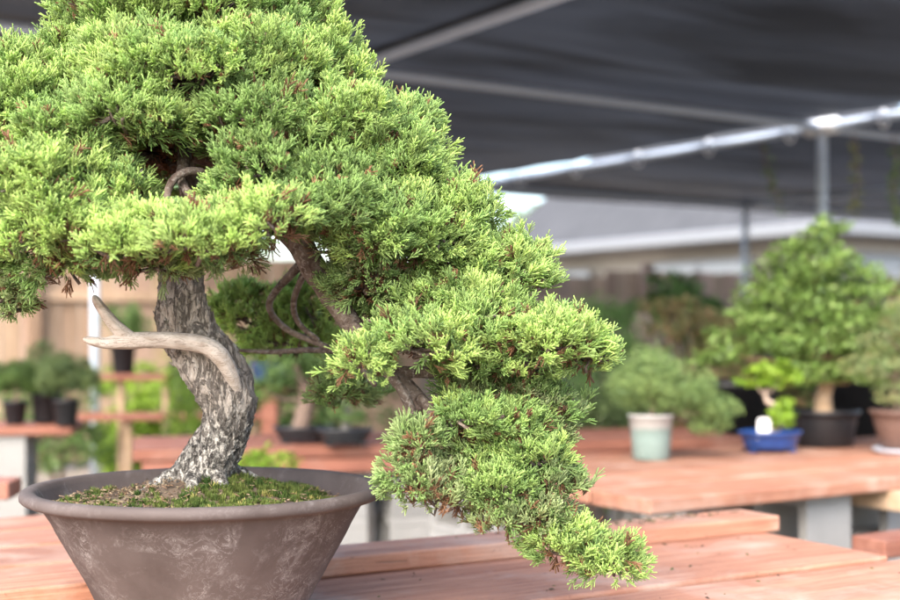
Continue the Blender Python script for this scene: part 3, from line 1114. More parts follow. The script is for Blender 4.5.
# bare deadwood
mb = MB()
tube(mb, [at(238, 392, 1.925), at(230, 372, 1.905), at(219, 355, 1.89), at(203, 345, 1.885), at(178, 341, 1.88), at(150, 340, 1.875), at(125, 341, 1.87), at(105, 343, 1.865), at(92, 341, 1.86), at(84, 339, 1.858)],
     [.008, .0112, .013, .0126, .0116, .0113, .0118, .0085, .0062, .0028], 130, 40, rough=.11, freq=3.2, fv=None)
tube(mb, [at(136, 340, 1.872), at(123, 333, 1.87), at(112, 322, 1.868), at(102, 309, 1.866), at(96, 300, 1.866), at(94, 296, 1.866)],
     [.008, .0108, .009, .0072, .0056, .003], 70, 36, rough=.11, freq=1.6, fv=None)
dw = mb.build('deadwood', M['dead'], trunk)
me = dw.data
v = np.empty(len(me.vertices) * 3, np.float32); me.vertices.foreach_get('co', v)
me.vertices.foreach_set('co', (v.reshape(-1, 3) - np.array(parent_loc(bon), np.float32)).ravel()); me.update()


def branch(rows, n=40, k=14, rough=.1):
    mb = MB()
    tube(mb, [at(a, b, d) for a, b, d, r in rows], [r for *_, r in rows], n, k, rough=rough, freq=60)
    return mb.build('branch', M['branch'], bon, world=True)


branch([(190, 225, 1.99, .02), (225, 208, 1.94, .021), (262, 214, 1.9, .0205), (295, 236, 1.88, .0195), (316, 272, 1.88, .0185), (340, 308, 1.88, .016), (362, 338, 1.88, .0145),
        (392, 372, 1.87, .013), (420, 402, 1.86, .0125), (446, 434, 1.86, .0115), (480, 468, 1.85, .010), (520, 500, 1.84, .008), (560, 528, 1.84, .006), (600, 548, 1.84, .004), (625, 556, 1.84, .002)], 90, 18)
branch([(352, 325, 1.87, .008), (372, 345, 1.85, .008), (395, 380, 1.84, .007), (408, 402, 1.83, .007), (424, 440, 1.83, .006)], 36, 12)
branch([(405, 385, 1.86, .006), (422, 400, 1.86, .006), (440, 420, 1.86, .0045), (454, 446, 1.86, .0035), (462, 470, 1.86, .002)], 30, 10)
branch([(420, 398, 1.85, .008), (432, 415, 1.82, .008), (428, 440, 1.82, .006), (418, 462, 1.81, .004)], 30, 10)
branch([(318, 285, 1.9, .010), (360, 275, 1.95, .010), (410, 268, 1.95, .009), (460, 275, 1.95, .006), (500, 275, 1.95, .004)], 36, 12)
branch([(392, 372, 1.87, .009), (440, 372, 1.86, .008), (490, 366, 1.84, .0065), (540, 366, 1.83, .005), (580, 368, 1.83, .003)], 40, 10)
branch([(446, 434, 1.86, .008), (470, 430, 1.88, .008), (510, 425, 1.9, .005), (550, 420, 1.9, .003)], 30, 10)
branch([(303, 262, 2.02, .008), (275, 292, 2.08, .006), (270, 310, 2.1, .0052), (288, 330, 2.12, .005), (322, 345, 2.1, .005), (352, 360, 2.05, .0045), (375, 385, 2.0, .004)], 40, 10)
branch([(306, 268, 2.02, .006), (294, 300, 2.06, .005), (298, 322, 2.1, .0045), (318, 340, 2.1, .004)], 30, 10)
branch([(345, 352, 2.05, .005), (310, 350, 2.15, .005), (270, 352, 2.2, .004), (235, 350, 2.2, .0025)], 30, 8)
branch([(198, 215, 1.98, .009), (212, 188, 1.86, .008), (205, 174, 1.82, .006), (190, 171, 1.80, .0056), (176, 177, 1.79, .0056), (168, 190, 1.78, .0054), (165, 207, 1.77, .005), (150, 238, 1.76, .005)], 50, 14)
branch([(187, 135, 1.95, .010), (184, 160, 1.86, .0095), (182, 180, 1.82, .007), (188, 192, 1.80, .0062), (205, 202, 1.79, .0055), (250, 222, 1.78, .005)], 44, 14)
branch([(184, 170, 2.0, .012), (150, 158, 1.98, .010), (135, 165, 1.94, .008), (132, 200, 1.9, .006), (100, 230, 1.86, .004)], 36, 10)
branch([(188, 150, 2.0, .012), (230, 130, 1.98, .010), (280, 100, 1.96, .008), (330, 80, 1.95, .005)], 36, 10)
branch([(190, 140, 2.0, .012), (140, 110, 1.96, .010), (80, 110, 1.92, .008), (20, 130, 1.9, .005)], 36, 10)
branch([(188, 155, 2.0, .012), (250, 165, 2.0, .010), (330, 165, 1.98, .008), (400, 180, 1.95, .005)], 36, 10)
branch([(182, 255, 1.98, .012), (130, 262, 1.98, .009), (80, 255, 1.95, .008), (30, 268, 1.9, .006), (8, 262, 1.88, .004), (-12, 280, 1.88, .003)], 40, 10)
branch([(40, 266, 1.9, .004), (32, 285, 1.88, .0035), (12, 292, 1.88, .003), (0, 280, 1.88, .003), (8, 268, 1.88, .002)], 30, 8)
branch([(195, 110, 2.0, .012), (185, 70, 2.1, .010), (170, 40, 2.2, .007)], 20, 10)
branch([(190, 140, 2.0, .012), (200, 150, 2.1, .010), (215, 180, 2.22, .007)], 20, 10)

PX = lambda px, d: px / F * d
# (px, py, distance, radius x px, radius z px, depth radius m, tone, density, up)
pads = [
    # crown, top and back
    (205, 14, 1.98, 150, 60, .22, 'mix', 1.0, .7), (190, -42, 2.0, 115, 50, .17, 'mix', .6, .7),
    (60, 110, 1.93, 86, 54, .17, 'mix', 1.0, .6), (292, 78, 1.95, 84, 62, .18, 'mix', 1.0, .6),
    (190, 70, 1.80, 100, 42, .10, 'mix', 1.0, .55), (120, 112, 1.76, 62, 34, .07, 'mix', 1.0, .5),
    (262, 112, 1.78, 62, 36, .08, 'green', 1.0, .5), (335, 122, 1.84, 60, 42, .10, 'mix', 1.0, .5),
    (388, 166, 1.92, 64, 58, .15, 'mix', 1.0, .5),
    (-15, 130, 1.85, 75, 55, .12, 'mix', 1.0, .5), (40, 178, 1.74, 78, 42, .10, 'mix', 1.0, .5),
    # lower front skirt
    (42, 226, 1.72, 80, 36, .09, 'bright', 1.0, .65), (125, 238, 1.70, 72, 36, .08, 'bright', 1.0, .7), (200, 234, 1.68, 62, 30, .08, 'bright', 1.0, .75),
    (270, 218, 1.70, 52, 30, .08, 'bright', 1.0, .7), (262, 158, 1.74, 44, 24, .05, 'green', 1.0, .5),
    (330, 195, 1.78, 56, 42, .08, 'green', 1.0, .45), (385, 225, 1.82, 58, 44, .09, 'mix', 1.0, .45),
    (432, 205, 1.92, 42, 46, .10, 'mix', 1.0, .4),
    (78, 58, 1.98, 44, 32, .12, 'mix', 1.0, .6), (90, 160, 1.82, 40, 24, .07, 'mix', .9, .5), (240, 140, 1.84, 36, 22, .06, 'green', .8, .4), (172, 150, 2.02, 44, 34, .05, 'dry', .9, .2),
    (150, 60, 1.84, 70, 40, .10, 'mix', 1.0, .6), (255, 60, 1.84, 70, 40, .10, 'mix', 1.0, .6), (310, 155, 1.80, 55, 36, .07, 'mix', 1.0, .5), (70, 130, 1.78, 55, 34, .07, 'mix', 1.0, .5),
    (350, 235, 1.84, 46, 34, .06, 'dull', 1.0, .4), (430, 235, 1.86, 52, 36, .07, 'mix', 1.0, .45), (402, 128, 1.94, 36, 34, .08, 'mix', 1.0, .5), (450, 300, 1.84, 55, 28, .06, 'mix', 1.0, .4),
    (512, 428, 1.82, 40, 26, .05, 'mix', 1.0, .4), (535, 455, 1.82, 40, 26, .05, 'mix', 1.0, .4), (500, 484, 1.80, 38, 24, .045, 'mix', 1.0, .4), (540, 510, 1.82, 36, 22, .045, 'dull', 1.0, .4), (585, 545, 1.82, 30, 16, .04, 'mix', 1.0, .4),
    (462, 206, 1.90, 38, 34, .07, 'mix', 1.0, .45), (420, 440, 1.78, 26, 18, .04, 'dull', .6, .3),
    (126, 184, 1.77, 26, 20, .05, 'mix', 1.0, .6), (236, 184, 1.76, 24, 20, .05, 'mix', 1.0, .5), (60, 202, 1.69, 40, 24, .06, 'bright', 1.0, .6), (300, 205, 1.74, 36, 26, .06, 'mix', 1.0, .5), (160, 122, 1.76, 34, 22, .05, 'mix', 1.0, .4), (30, 70, 1.9, 46, 30, .1, 'mix', 1.0, .6),
    # behind the opening
    (150, 150, 2.2, 110, 75, .10, 'green', .55, .3), (260, 180, 2.2, 110, 70, .10, 'green', .5, .3),
    (40, 200, 2.1, 90, 60, .12, 'green', .5, .3), (360, 190, 2.12, 90, 70, .12, 'green', .5, .3),
    # right shoulder and the shelf above the cascade
    (465, 262, 1.92, 62, 42, .10, 'mix', 1.0, .5), (505, 272, 1.9, 48, 38, .09, 'mix', 1.0, .5),
    (370, 278, 1.86, 42, 30, .06, 'dull', .9, .2), (400, 300, 1.95, 60, 35, .08, 'green', .7, .3),
    (480, 322, 1.84, 62, 32, .09, 'mix', 1.0, .55), (545, 338, 1.82, 62, 36, .09, 'bright', 1.0, .55), (585, 352, 1.82, 30, 24, .05, 'bright', 1.0, .35),
    (415, 340, 1.78, 58, 32, .07, 'mix', 1.0, .45), (362, 362, 1.74, 30, 18, .04, 'bright', .9, .2), (500, 355, 1.86, 70, 26, .08, 'mix', 1.0, .4),
    # cascade
    (512, 400, 1.9, 54, 30, .09, 'dull', .68, .45), (540, 430, 1.9, 30, 30, .07, 'dull', .68, .4), (478, 388, 1.90, 40, 24, .06, 'dull', .8, .35),
    (468, 452, 1.84, 30, 24, .05, 'dull', .7, .4), (505, 455, 1.86, 56, 38, .08, 'mix', .8, .45), (412, 478, 1.78, 40, 22, .05, 'dull', .7, .25),
    (542, 480, 1.85, 38, 24, .06, 'dull', .68, .4), (462, 486, 1.82, 36, 22, .05, 'dull', .68, .35), (515, 512, 1.82, 42, 20, .06, 'dull', .68, .4),
    (562, 538, 1.82, 38, 22, .05, 'mix', .8, .4), (612, 556, 1.82, 32, 18, .045, 'bright', 1.0, .35), (590, 556, 1.82, 20, 12, .035, 'green', .9, .2),
    (475, 415, 1.80, 38, 20, .045, 'mix', .8, .4), (545, 405, 1.86, 36, 18, .05, 'dull', .8, .4), (440, 492, 1.80, 30, 16, .04, 'dull', .7, .2),
    # far side, out of focus behind the trunk
    (255, 312, 2.3, 52, 34, .08, 'bright', .7, .4), (318, 310, 2.32, 45, 36, .08, 'bright', .7, .4), (290, 340, 2.28, 58, 12, .06, 'bright', .6, .4),
    (345, 385, 2.15, 36, 26, .07, 'dull', .6, .4),
    # hanging tips on the left
    (15, 300, 1.84, 22, 18, .04, 'dull', .7, -.3), (70, 266, 1.78, 45, 20, .05, 'dull', .7, -.3), (160, 262, 1.76, 55, 18, .05, 'dull', .7, -.25), (232, 256, 1.76, 36, 16, .05, 'dull', .7, -.25), (-30, 262, 1.86, 50, 25, .06, 'mix', .8, .2),
]
for (a, b, d, rx, rz, ry, tone, de, up) in pads:
    juniper_pad(bon, at(a, b, d), (PX(rx, d) * .9, ry * .9, PX(rz, d) * .88), tone, de, up, .06 if tone != 'dull' else .2)
print('sprays', SPRAY_COUNT)

# ------------------------------------------------------------------ smaller potted plants
def potted(name, label, cat, base, pot_prof, pot_mat, trunk_rows, tr_mat, pads_, n, size, cols, aspect=.45, sx=1.0, sy=1.0, feet=False, rz=0.0, group=None, clump=.5, nclump=26, tr_r=1.0, limbs=True, tiers=0):
    """pads_ in metres relative to the base; trunk_rows (x,y,z,r) relative to the base"""
    e = empty(name, base, label, cat, group, rz)
    mb = MB(); lathe(mb, pot_prof, 40, sx, sy)
    pt = mb.build('pot', pot_mat, e)
    if feet:
        rr = pot_prof[1][0] * .8
        for x, y in ((rr * sx, rr * sy * .5), (-rr * sx, rr * sy * .5), (rr * sx, -rr * sy * .5), (-rr * sx, -rr * sy * .5)):
            f = MB(); box(f, (x, y, .005), (.03, .03, .0098), .002); f.build('foot', pot_mat, pt, smooth=False)
    zr = max(z for r, z in pot_prof); rin = max(r for r, z in pot_prof) * .9
    mb = MB(); lathe(mb, [(0, zr - .006), (rin * .6, zr - .008), (rin, zr - .014)], 24, sx, sy); mb.build('soil', M['soil'], e)
    mb = MB(); tube(mb, [r[:3] for r in trunk_rows], [r[3] * tr_r for r in trunk_rows], 26, 10, rough=.1, freq=30)
    tk = mb.build('trunk', tr_mat, e)
    if limbs:
        for pd in pads_:
            tops = [np.array(r[:3]) for r in trunk_rows[1:]]
            c = np.array(pd[:3])
            s = min(tops, key=lambda q: np.linalg.norm(q - c) + (.3 if q[2] > c[2] else 0))
            mb = MB(); r0 = trunk_rows[-1][3] * tr_r
            tube(mb, [s, (s + c) / 2 + np.array([0, 0, -.02]), c], [r0 * .9, r0 * .6, r0 * .25], 12, 6)
            mb.build('branch', tr_mat, tk)
    mb = MB(); leaf_cloud(mb, layered(pads_, tiers) if tiers else pads_, n, size, cols, aspect, clump, nclump=nclump); mb.build('foliage', M['leaf'], e)
    return e


def layered(pads_, n, f=.52, flat=.75):
    """break each pad into small flat tiers"""
    o = []
    for p_ in pads_:
        for k in range(n):
            d = norm(rng.normal(size=3)) * rng.uniform(.3, .95)
            o.append((p_[0] + d[0] * p_[3], p_[1] + d[1] * p_[4], p_[2] + d[2] * p_[5], p_[3] * f * rng.uniform(.6, 1.2), p_[4] * f * rng.uniform(.6, 1.2), p_[5] * f * flat * rng.uniform(.7, 1.3)))
    return o


G1 = [(.065, .12, .035), (.11, .19, .05), (.17, .26, .07)]
GMID = [(.10, .15, .06), (.16, .22, .085), (.22, .29, .11)]
GLIME = [(.14, .24, .02), (.2, .33, .03), (.28, .4, .05)]
GDARK = [(.06, .125, .04), (.09, .18, .05), (.13, .23, .065)]
GRED = [(.22, .24, .10), (.36, .22, .11), (.22, .28, .10), (.38, .21, .13), (.2, .27, .09)]
GOLIVE = [(.17, .2, .08), (.23, .26, .1), (.28, .25, .11)]

T_ = rbench
# grey green pot with a dense rounded juniper
b = at(651, 457, 4.36); b[2] = ZT + .002
potted('potted_juniper', 'dense rounded juniper in a grey green pot with bare clay top', 'potted plant', b,
       [(0, .002), (.06, 0), (.062, .003), (.066, .07), (.0735, .14), (.0775, .142), (.0775, .149), (.07, .15), (.066, .13), (0, .12)], M['green_pot'],
       [(0, 0, .13, .012), (.01, 0, .18, .011), (-.005, 0, .24, .009), (.01, 0, .3, .006)], M['twig'],
       [(-.01, 0, .30, .125, .12, .085), (.08, 0, .25, .125, .12, .075), (.15, 0, .205, .1, .1, .06), (.23, -.02, .165, .07, .07, .045), (-.06, 0, .24, .09, .1, .06), (0.03, .05, .2, .12, .1, .06), (.2, .02, .12, .07, .06, .04)],
       15000, .014, [(.09, .15, .05), (.15, .23, .075), (.22, .31, .10), (.26, .36, .12)], .3, nclump=40, clump=.6)
# blue pot with a small bright tree
b = at(770, 451, 4.62); b[2] = ZT + .002
potted('potted_bonsai', 'small bright lime green tree in a shallow blue glazed pot', 'bonsai', b,
       [(0, .009), (.085, .009), (.09, .010), (.097, .03), (.108, .062), (.116, .065), (.116, .074), (.109, .075), (.104, .06), (0, .05)], M['blue_glaze'],
       [(.01, 0, .06, .016), (.03, 0, .1, .015), (.025, 0, .15, .013), (-.01, 0, .18, .010), (-.02, 0, .21, .006)], M['rock'],
       [(-.055, 0, .265, .07, .06, .04), (.04, 0, .265, .065, .06, .038), (.01, -.02, .295, .06, .06, .03), (.02, -.05, .13, .06, .05, .04), (.055, 0, .17, .03, .03, .02)],
       2600, .022, GLIME, .5, sx=1.0, sy=.72, feet=True, rz=.1, nclump=18)
# white tag standing in it
tgp = at(764, 449, 4.56)
e = empty('plant_tag', (tgp[0], tgp[1], ZT + .05), 'white plastic tag standing in the blue pot', 'plant tag', rz=.15)
mb = MB()
w_, h_ = .024, .075
out_ = [(-w_, 0), (w_, 0), (w_, h_ * .8), (w_ * .75, h_), (-w_ * .75, h_), (-w_, h_ * .8)]
fv = [(x, -.0015, z) for x, z in out_] + [(x, .0015, z) for x, z in out_]
mb.add(fv, [(k, (k + 1) % 6, (k + 1) % 6 + 6, k + 6) for k in range(6)] + [(5, 4, 3, 2), (2, 1, 0, 5), (8, 9, 10, 11), (11, 6, 7, 8)])
mb.build('tag', M['tag_white'], e, smooth=False)
# black pot with the big green maple
b = at(823, 444, 4.86); b[2] = ZT + .002
potted('potted_maple', 'tall bushy green maple in a wide black pot', 'potted plant', b,
       [(0, .002), (.105, 0), (.108, .003), (.122, .1), (.126, .118), (.136, .12), (.136, .134), (.126, .135), (.12, .11), (0, .1)], M['black_plastic'],
       [(0, 0, .11, .040), (0, 0, .17, .032), (.01, 0, .24, .028), (0, 0, .34, .022), (-.02, 0, .48, .016), (-.03, 0, .62, .010)], M['wood_end'],
       [(-.05, 0, .71, .16, .16, .10), (-.17, 0, .58, .19, .18, .08), (.10, .0, .60, .18, .18, .09), (.2, 0, .47, .16, .16, .07), (-.26, 0, .44, .18, .17, .075), (-.02, -.1, .5, .2, .15, .08),
        (-.36, 0, .34, .13, .14, .06), (-.05, -.12, .62, .16, .1, .1), (.02, -.12, .42, .2, .1, .08), (-.14, -.05, .36, .17, .15, .06), (.12, -.04, .36, .16, .15, .06), (.28, .05, .34, .13, .13, .06), (.02, .0, .8, .09, .09, .05), (-.04, -.1, .27, .2, .1, .05), (.14, -.08, .27, .14, .1, .05)],
       13000, .027, [(.085, .125, .035), (.12, .20, .045), (.165, .27, .06), (.24, .33, .09)], .5, nclump=22, clump=.9, tiers=10)
# right edge pot on a saucer
b = at(903, 452, 4.55); b[2] = ZT + .02
potted('potted_juniper', 'olive spreading juniper in a brown clay pot on a pale saucer', 'potted plant', b,
       [(0, .002), (.07, 0), (.075, .004), (.098, .09), (.106, .12), (.114, .122), (.114, .134), (.106, .135), (.1, .115), (0, .1)], M['brown_clay'],
       [(0, 0, .11, .02), (-.03, 0, .18, .018), (-.02, 0, .26, .015), (.02, 0, .34, .010)], M['twig'],
       [(-.06, 0, .40, .13, .12, .06), (.08, 0, .46, .15, .14, .08), (-.1, -.02, .29, .12, .12, .05), (.05, 0, .3, .14, .12, .07), (-.02, -.06, .2, .1, .09, .05), (.1, 0, .2, .1, .1, .06)],
       5200, .02, GOLIVE + GMID, .3, nclump=30)
e = MB(); lathe(e, [(0, 0), (.085, 0), (.1, .012), (.104, .018), (.098, .017), (.082, .006), (0, .005)], 40)
tag(e.build('saucer', M['saucer'], None, (b[0], b[1], ZT + .003)), 'pale bluish saucer under the brown clay pot', 'saucer')
# dark oval pots on the rear bench
b = at(303, 440, 5.0); b[2] = ZT + .002
oval = [(0, .012), (.085, .012), (.09, .014), (.105, .04), (.112, .052), (.118, .054), (.118, .062), (.11, .063), (.105, .05), (0, .045)]
potted('potted_bonsai', 'thick trunked bushy bonsai in a black oval pot, left one on the rear bench', 'bonsai', b, oval, M['dark_clay'],
       [(-.01, 0, .05, .036), (0, 0, .1, .033), (.015, 0, .17, .027), (-.01, 0, .24, .018), (-.03, 0, .3, .01)], M['twig'],
       [(-.07, 0, .28, .11, .1, .07), (.08, 0, .26, .1, .1, .06), (0, 0, .36, .12, .1, .07), (-.15, 0, .2, .08, .08, .05)], 3600, .022, G1, .3, sy=.7, feet=True, rz=.2, group='black oval bonsai pots on the rear bench')
b = at(345, 445, 4.88); b[2] = ZT + .002
potted('potted_bonsai', 'slim grey trunked bonsai in a black oval pot, right one on the rear bench', 'bonsai', b, [(r * .9, z) for r, z in oval], M['dark_clay'],
       [(0, 0, .05, .018), (.01, 0, .11, .016), (-.005, 0, .18, .012), (.01, 0, .25, .008)], M['bark'],
       [(-.04, 0, .24, .08, .08, .05), (.06, 0, .2, .09, .09, .05), (.0, -.02, .12, .07, .06, .04), (.01, 0, .32, .1, .09, .06)], 2600, .02, G1, .3, sy=.7, feet=True, rz=.2, group='black oval bonsai pots on the rear bench')
# blue pot up on a stand
b = at(270, 383, 6.4)
e = empty('pedestal', (b[0], b[1], 0), 'red plank pedestal under the blue planter', 'plant stand')
mb = MB(); box(mb, (0, 0, b[2] - .02), (.2, .2, .036), .003); mb.build('top', M['wood_dark'], e, smooth=False)
mb = MB(); box(mb, (0, 0, (b[2] - .04) / 2), (.075, .075, b[2] - .042), .003); mb.build('column', M['wood_dark'], e, smooth=False)
potted('potted_shrub', 'airy green shrub in a bright blue planter up on a pedestal', 'potted plant', (b[0], b[1], b[2]),
       [(0, .003), (.07, 0), (.075, .004), (.09, .07), (.096, .085), (.102, .086), (.102, .096), (.094, .097), (.09, .08), (0, .07)], M['blue_glaze'],
       [(0, 0, .07, .009), (.01, 0, .16, .008), (0, 0, .25, .005)], M['twig'],
       [(0, 0, .26, .12, .11, .07), (-.1, 0, .2, .07, .07, .05), (.1, 0, .18, .07, .07, .05)], 1500, .03, G1, .4)
# black nursery pots on the left bench
npot = [(0, .002), (.045, 0), (.047, .003), (.058, .105), (.062, .107), (.062, .118), (.057, .119), (.054, .1), (0, .09)]
for (px, yl, dd, s, lab, cols, hh) in ((15, .2, 0, .9, 'feathery dark pine seedling in a small black pot at the bench edge', G1, .17), (46, .28, 0, 1.15, 'fluffy blue green pine in a black pot, tallest of the bench by the fence', GMID, .25),
                                        (66, .12, 0, 1.0, 'fluffy pine in a square shouldered black pot nearest the bench end', GMID, .2)):
    d = 5.75 + yl
    q = at(px, 0, d); q[2] = ZT + .003
    potted('potted_pine', lab, 'potted plant', q, [(r * s, z * s) for r, z in npot], M['black_plastic'],
           [(0, 0, .1 * s, .008), (.005, 0, .16, .007), (0, 0, .24, .005)], M['twig'],
           [(0, 0, .13 + hh * .55, .11, .1, hh * .42), (-.07, 0, .13 + hh * .35, .07, .07, hh * .3), (.08, 0, .13 + hh * .4, .07, .07, hh * .3)], 3200, .035, cols, .1, group='small black pots on the bench by the fence')
# pot on the rack
q = np.array(local(rk, .13, .35)); q[2] = .807
potted('potted_shrub', 'green shrub in a slim black pot on the upper rack shelf', 'potted plant', q, [(r * 1.2, z * 1.45) for r, z in npot], M['black_plastic'],
       [(0, 0, .14, .008), (.005, 0, .22, .006), (0, 0, .3, .004)], M['twig'], [(0, 0, .32, .12, .11, .1), (.1, 0, .26, .08, .08, .07)], 1600, .03, G1, .3)

# ------------------------------------------------------------------ shrubs in the ground, further back
def shrub(label, base, pads_, n, size, cols, aspect=.5, name='shrub', cat='shrub', group=None, tr=.02, nclump=30, clump=.5):
    e = empty(name, base, label, cat, group)
    mb = MB()
    for pd in pads_:
        c = np.array(pd[:3]) if True else None
        tube(mb, [(0, 0, 0), (c[0] * .4, c[1] * .4, c[2] * .5), c], [tr, tr * .7, tr * .25], 10, 6)
    mb.build('stems', M['twig'], e)
    mb = MB(); leaf_cloud(mb, pads_, n, size, cols, aspect, clump, nclump=nclump); mb.build('foliage', M['leaf'], e)
    return e


def ground_pt(px, d):
    q = at(px, 0, d); q[2] = 0
    return q


shrub('dark green clipped ball shrub in front of the grey fence', ground_pt(603, 6.7), [(0, 0, 1.05, .21, .21, .2), (0, 0, .75, .3, .3, .28), (0, 0, .4, .25, .25, .25)], 9000, .03, [(.09, .19, .05), (.14, .27, .07), (.19, .33, .09)], .35, nclump=60)
shrub('reddish green maple shrub behind the rounded juniper', ground_pt(715, 6.6), layered([(-.1, 0, 1.1, .28, .2, .14), (.15, 0, 1.0, .28, .2, .14), (0, 0, .85, .35, .25, .15), (-.05, -.05, .7, .4, .25, .16), (.2, 0, .72, .3, .25, .16)], 6), 9000, .034, GRED, .5)
shrub('dark leafy shrub rising above the reddish maple', ground_pt(672, 8.2), [(0, 0, 1.33, .17, .14, .1), (.12, 0, 1.2, .2, .15, .12), (-.1, 0, 1.15, .2, .15, .12), (0, 0, .9, .3, .2, .2)], 2600, .05, GDARK, .5)
shrub('olive leafed maple shrub at the right, behind the brown pot', ground_pt(905, 6.2), [(0, 0, 1.18, .3, .22, .16), (-.2, 0, 1.02, .25, .2, .14), (-.05, 0, .85, .35, .25, .18), (.15, 0, 1.0, .3, .25, .18)], 4200, .045, GOLIVE + [(.22, .13, .06)], .5)
shrub('deep green low hedge plant behind the black maple pot', ground_pt(760, 7.0), [(0, 0, .75, .45, .25, .22), (.35, 0, .7, .35, .25, .22), (-.3, 0, .7, .35, .25, .2)], 6000, .05, GDARK, .5)
shrub('low grey green shrub between the ball shrub and the rear bench', ground_pt(588, 6.5), [(0, 0, .72, .2, .18, .14), (.15, 0, .66, .2, .18, .12), (-.12, 0, .6, .2, .18, .15)], 3200, .03, GMID, .35)
# black nursery pots standing dark behind the right bench
for px, d, s, lab in ((732, 5.75, 1.9, 'empty looking black nursery tub behind the blue pot'), (868, 5.95, 2.0, 'black nursery tub behind the wide black maple pot')):
    q = ground_pt(px, d)
    mb = MB(); lathe(mb, [(0, .55), (.08 * s, .55), (.105 * s, .55 + .13 * s), (.11 * s, .552 + .13 * s), (.11 * s, .55 + .15 * s), (.1 * s, .55 + .15 * s), (.095 * s, .55 + .11 * s), (0, .55 + .1 * s)], 32)
    mb2 = MB()
    e = empty('nursery_tub', (q[0], q[1], 0), lab, 'plant tub')
    mb.build('tub', M['black_plastic'], e)
    lathe(mb2, [(0, 0.0), (.1, 0), (.1, .548), (0, .548)], 24); mb2.build('stand', M['concrete'], e)
# rock pile
mb = MB()
for k in range(1):
    n_ = 20
    P = norm(rng.normal(size=(1, 3)))
th_ = np.linspace(0, np.pi, 18); ph_ = np.linspace(0, 2 * np.pi, 28, endpoint=False)
V = []
for a in th_:
    for bb_ in ph_:
        d = np.array([math.sin(a) * math.cos(bb_), math.sin(a) * math.sin(bb_), math.cos(a)])
        h = 1 + .55 * mnoise.fractal(Vector(tuple(d * 1.8)), 1.0, 2.0, 4)
        V.append(d * np.array([.26, .22, .5]) * h + [0, 0, .58])
i_, j_ = np.meshgrid(np.arange(17), np.arange(28), indexing='ij')
a = i_ * 28 + j_; b2 = i_ * 28 + (j_ + 1) % 28
mb.add(V, np.stack([a, a + 28, b2 + 28, b2], -1).reshape(-1, 4))
tag(mb.build('boulder', M['rock'], None, ground_pt(644, 7.3)), 'upright tan boulder between the ball shrub and the reddish maple', 'boulder')

# left side greenery by the fence
shrub('bright lime green bush low beside the metal post', ground_pt(128, 8.3), [(0, 0, .35, .22, .2, .2), (0, 0, .15, .2, .2, .15), (.05, 0, .52, .14, .14, .1)], 4500, .04, GLIME, .5)
shrub('bright green bush behind the plant rack', ground_pt(140, 8.8), [(0, 0, .7, .32, .2, .12), (.15, 0, .5, .3, .2, .15), (.1, 0, .3, .3, .2, .2)], 4200, .04, GLIME, .5)
shrub('feathery light green shrub just left of the bonsai trunk', ground_pt(178, 6.3), [(0, 0, .78, .07, .07, .16), (.03, 0, .55, .1, .1, .2), (-.02, 0, .35, .12, .12, .2)], 2600, .04, GLIME + G1, .15)
shrub('light green ferny plant behind the pot rim', ground_pt(255, 4.15), [(-.05, 0, .62, .07, .07, .04), (.06, 0, .64, .08, .07, .045), (.0, 0, .5, .12, .1, .14), (0, 0, .25, .1, .1, .2)], 1800, .035, GLIME, .2, tr=.008)
shrub('deep green shrub against the fence behind the rear bench', ground_pt(300, 7.6), [(0, 0, .95, .35, .25, .25), (.3, 0, .85, .3, .25, .25), (-.25, 0, .75, .3, .25, .22), (0, 0, .5, .5, .3, .3)], 5500, .05, G1, .5)
shrub('deep green bush at the fence behind the small pines', ground_pt(62, 7.4), [(0, 0, .72, .25, .2, .14), (-.2, 0, .65, .25, .2, .16), (0, 0, .45, .35, .25, .2)], 3800, .04, G1, .4)
shrub('tall bright shrub behind the blue planter', ground_pt(200, 8.6), [(0, 0, .95, .25, .2, .2), (.1, 0, .7, .3, .2, .2), (0, 0, .4, .35, .25, .3)], 4200, .045, G1 + GLIME, .5)

# trees far beyond
def far_tree(label, base, h, r, cols):
    e = empty('tree', base, label, 'tree', 'trees beyond the house')
    mb = MB(); tube(mb, [(0, 0, 0), (.1, 0, h * .35), (0, 0, h * .7)], [.22, .16, .06], 12, 8, rough=.08, freq=4); mb.build('trunk', M['twig'], e)
    mb = MB(); leaf_cloud(mb, [(0, 0, h * .72, r, r, h * .26), (r * .5, 0, h * .6, r * .7, r * .7, h * .18), (-r * .5, 0, h * .58, r * .7, r * .7, h * .17)], 7000, .22, cols, .6, nclump=50)
    mb.build('crown', M['leaf'], e)


far_tree('green tree just showing beyond the left end of the house roof', (2.6, 40, 0), 4.9, 1.2, GMID)
far_tree('broad green tree far behind the fence, hidden by the bonsai crown', (-8, 38, 0), 6.0, 2.2, G1)

# vines hanging from the shade pipes
def vine(label, pts_, leaves, cols):
    e = empty('hanging_vine', pts_[0], label, 'vine', 'vines hanging from the shade frame')
    o = np.array(pts_[0])
    mb = MB(); tube(mb, [np.array(q) - o for q in pts_], [.005] * len(pts_), 30, 5); mb.build('stem', M['twig'], e)
    mb = MB()
    s = spline(np.array(pts_, float) - o, 14)
    for q in s[2:]: leaf_cloud(mb, [(q[0], q[1], q[2], .05, .05, .05)], leaves, .045, cols, .5, nclump=5)
    mb.build('foliage', M['leaf'], e)


vine('thin bare vine hanging left of the shade post', [at(762, 140, 7.9), at(766, 165, 7.9), at(772, 185, 7.85), at(781, 205, 7.8)], 3, G1)
vine('leafy vine hanging just right of the shade post', [at(853, 133, 7.9), at(858, 160, 7.9), at(857, 185, 7.9), at(852, 210, 7.9)], 5, GOLIVE)
vine('green vine at the right edge under the shade pipe', [at(893, 135, 8.0), at(897, 165, 8.0), at(893, 190, 8.0), at(898, 225, 8.0)], 9, G1)

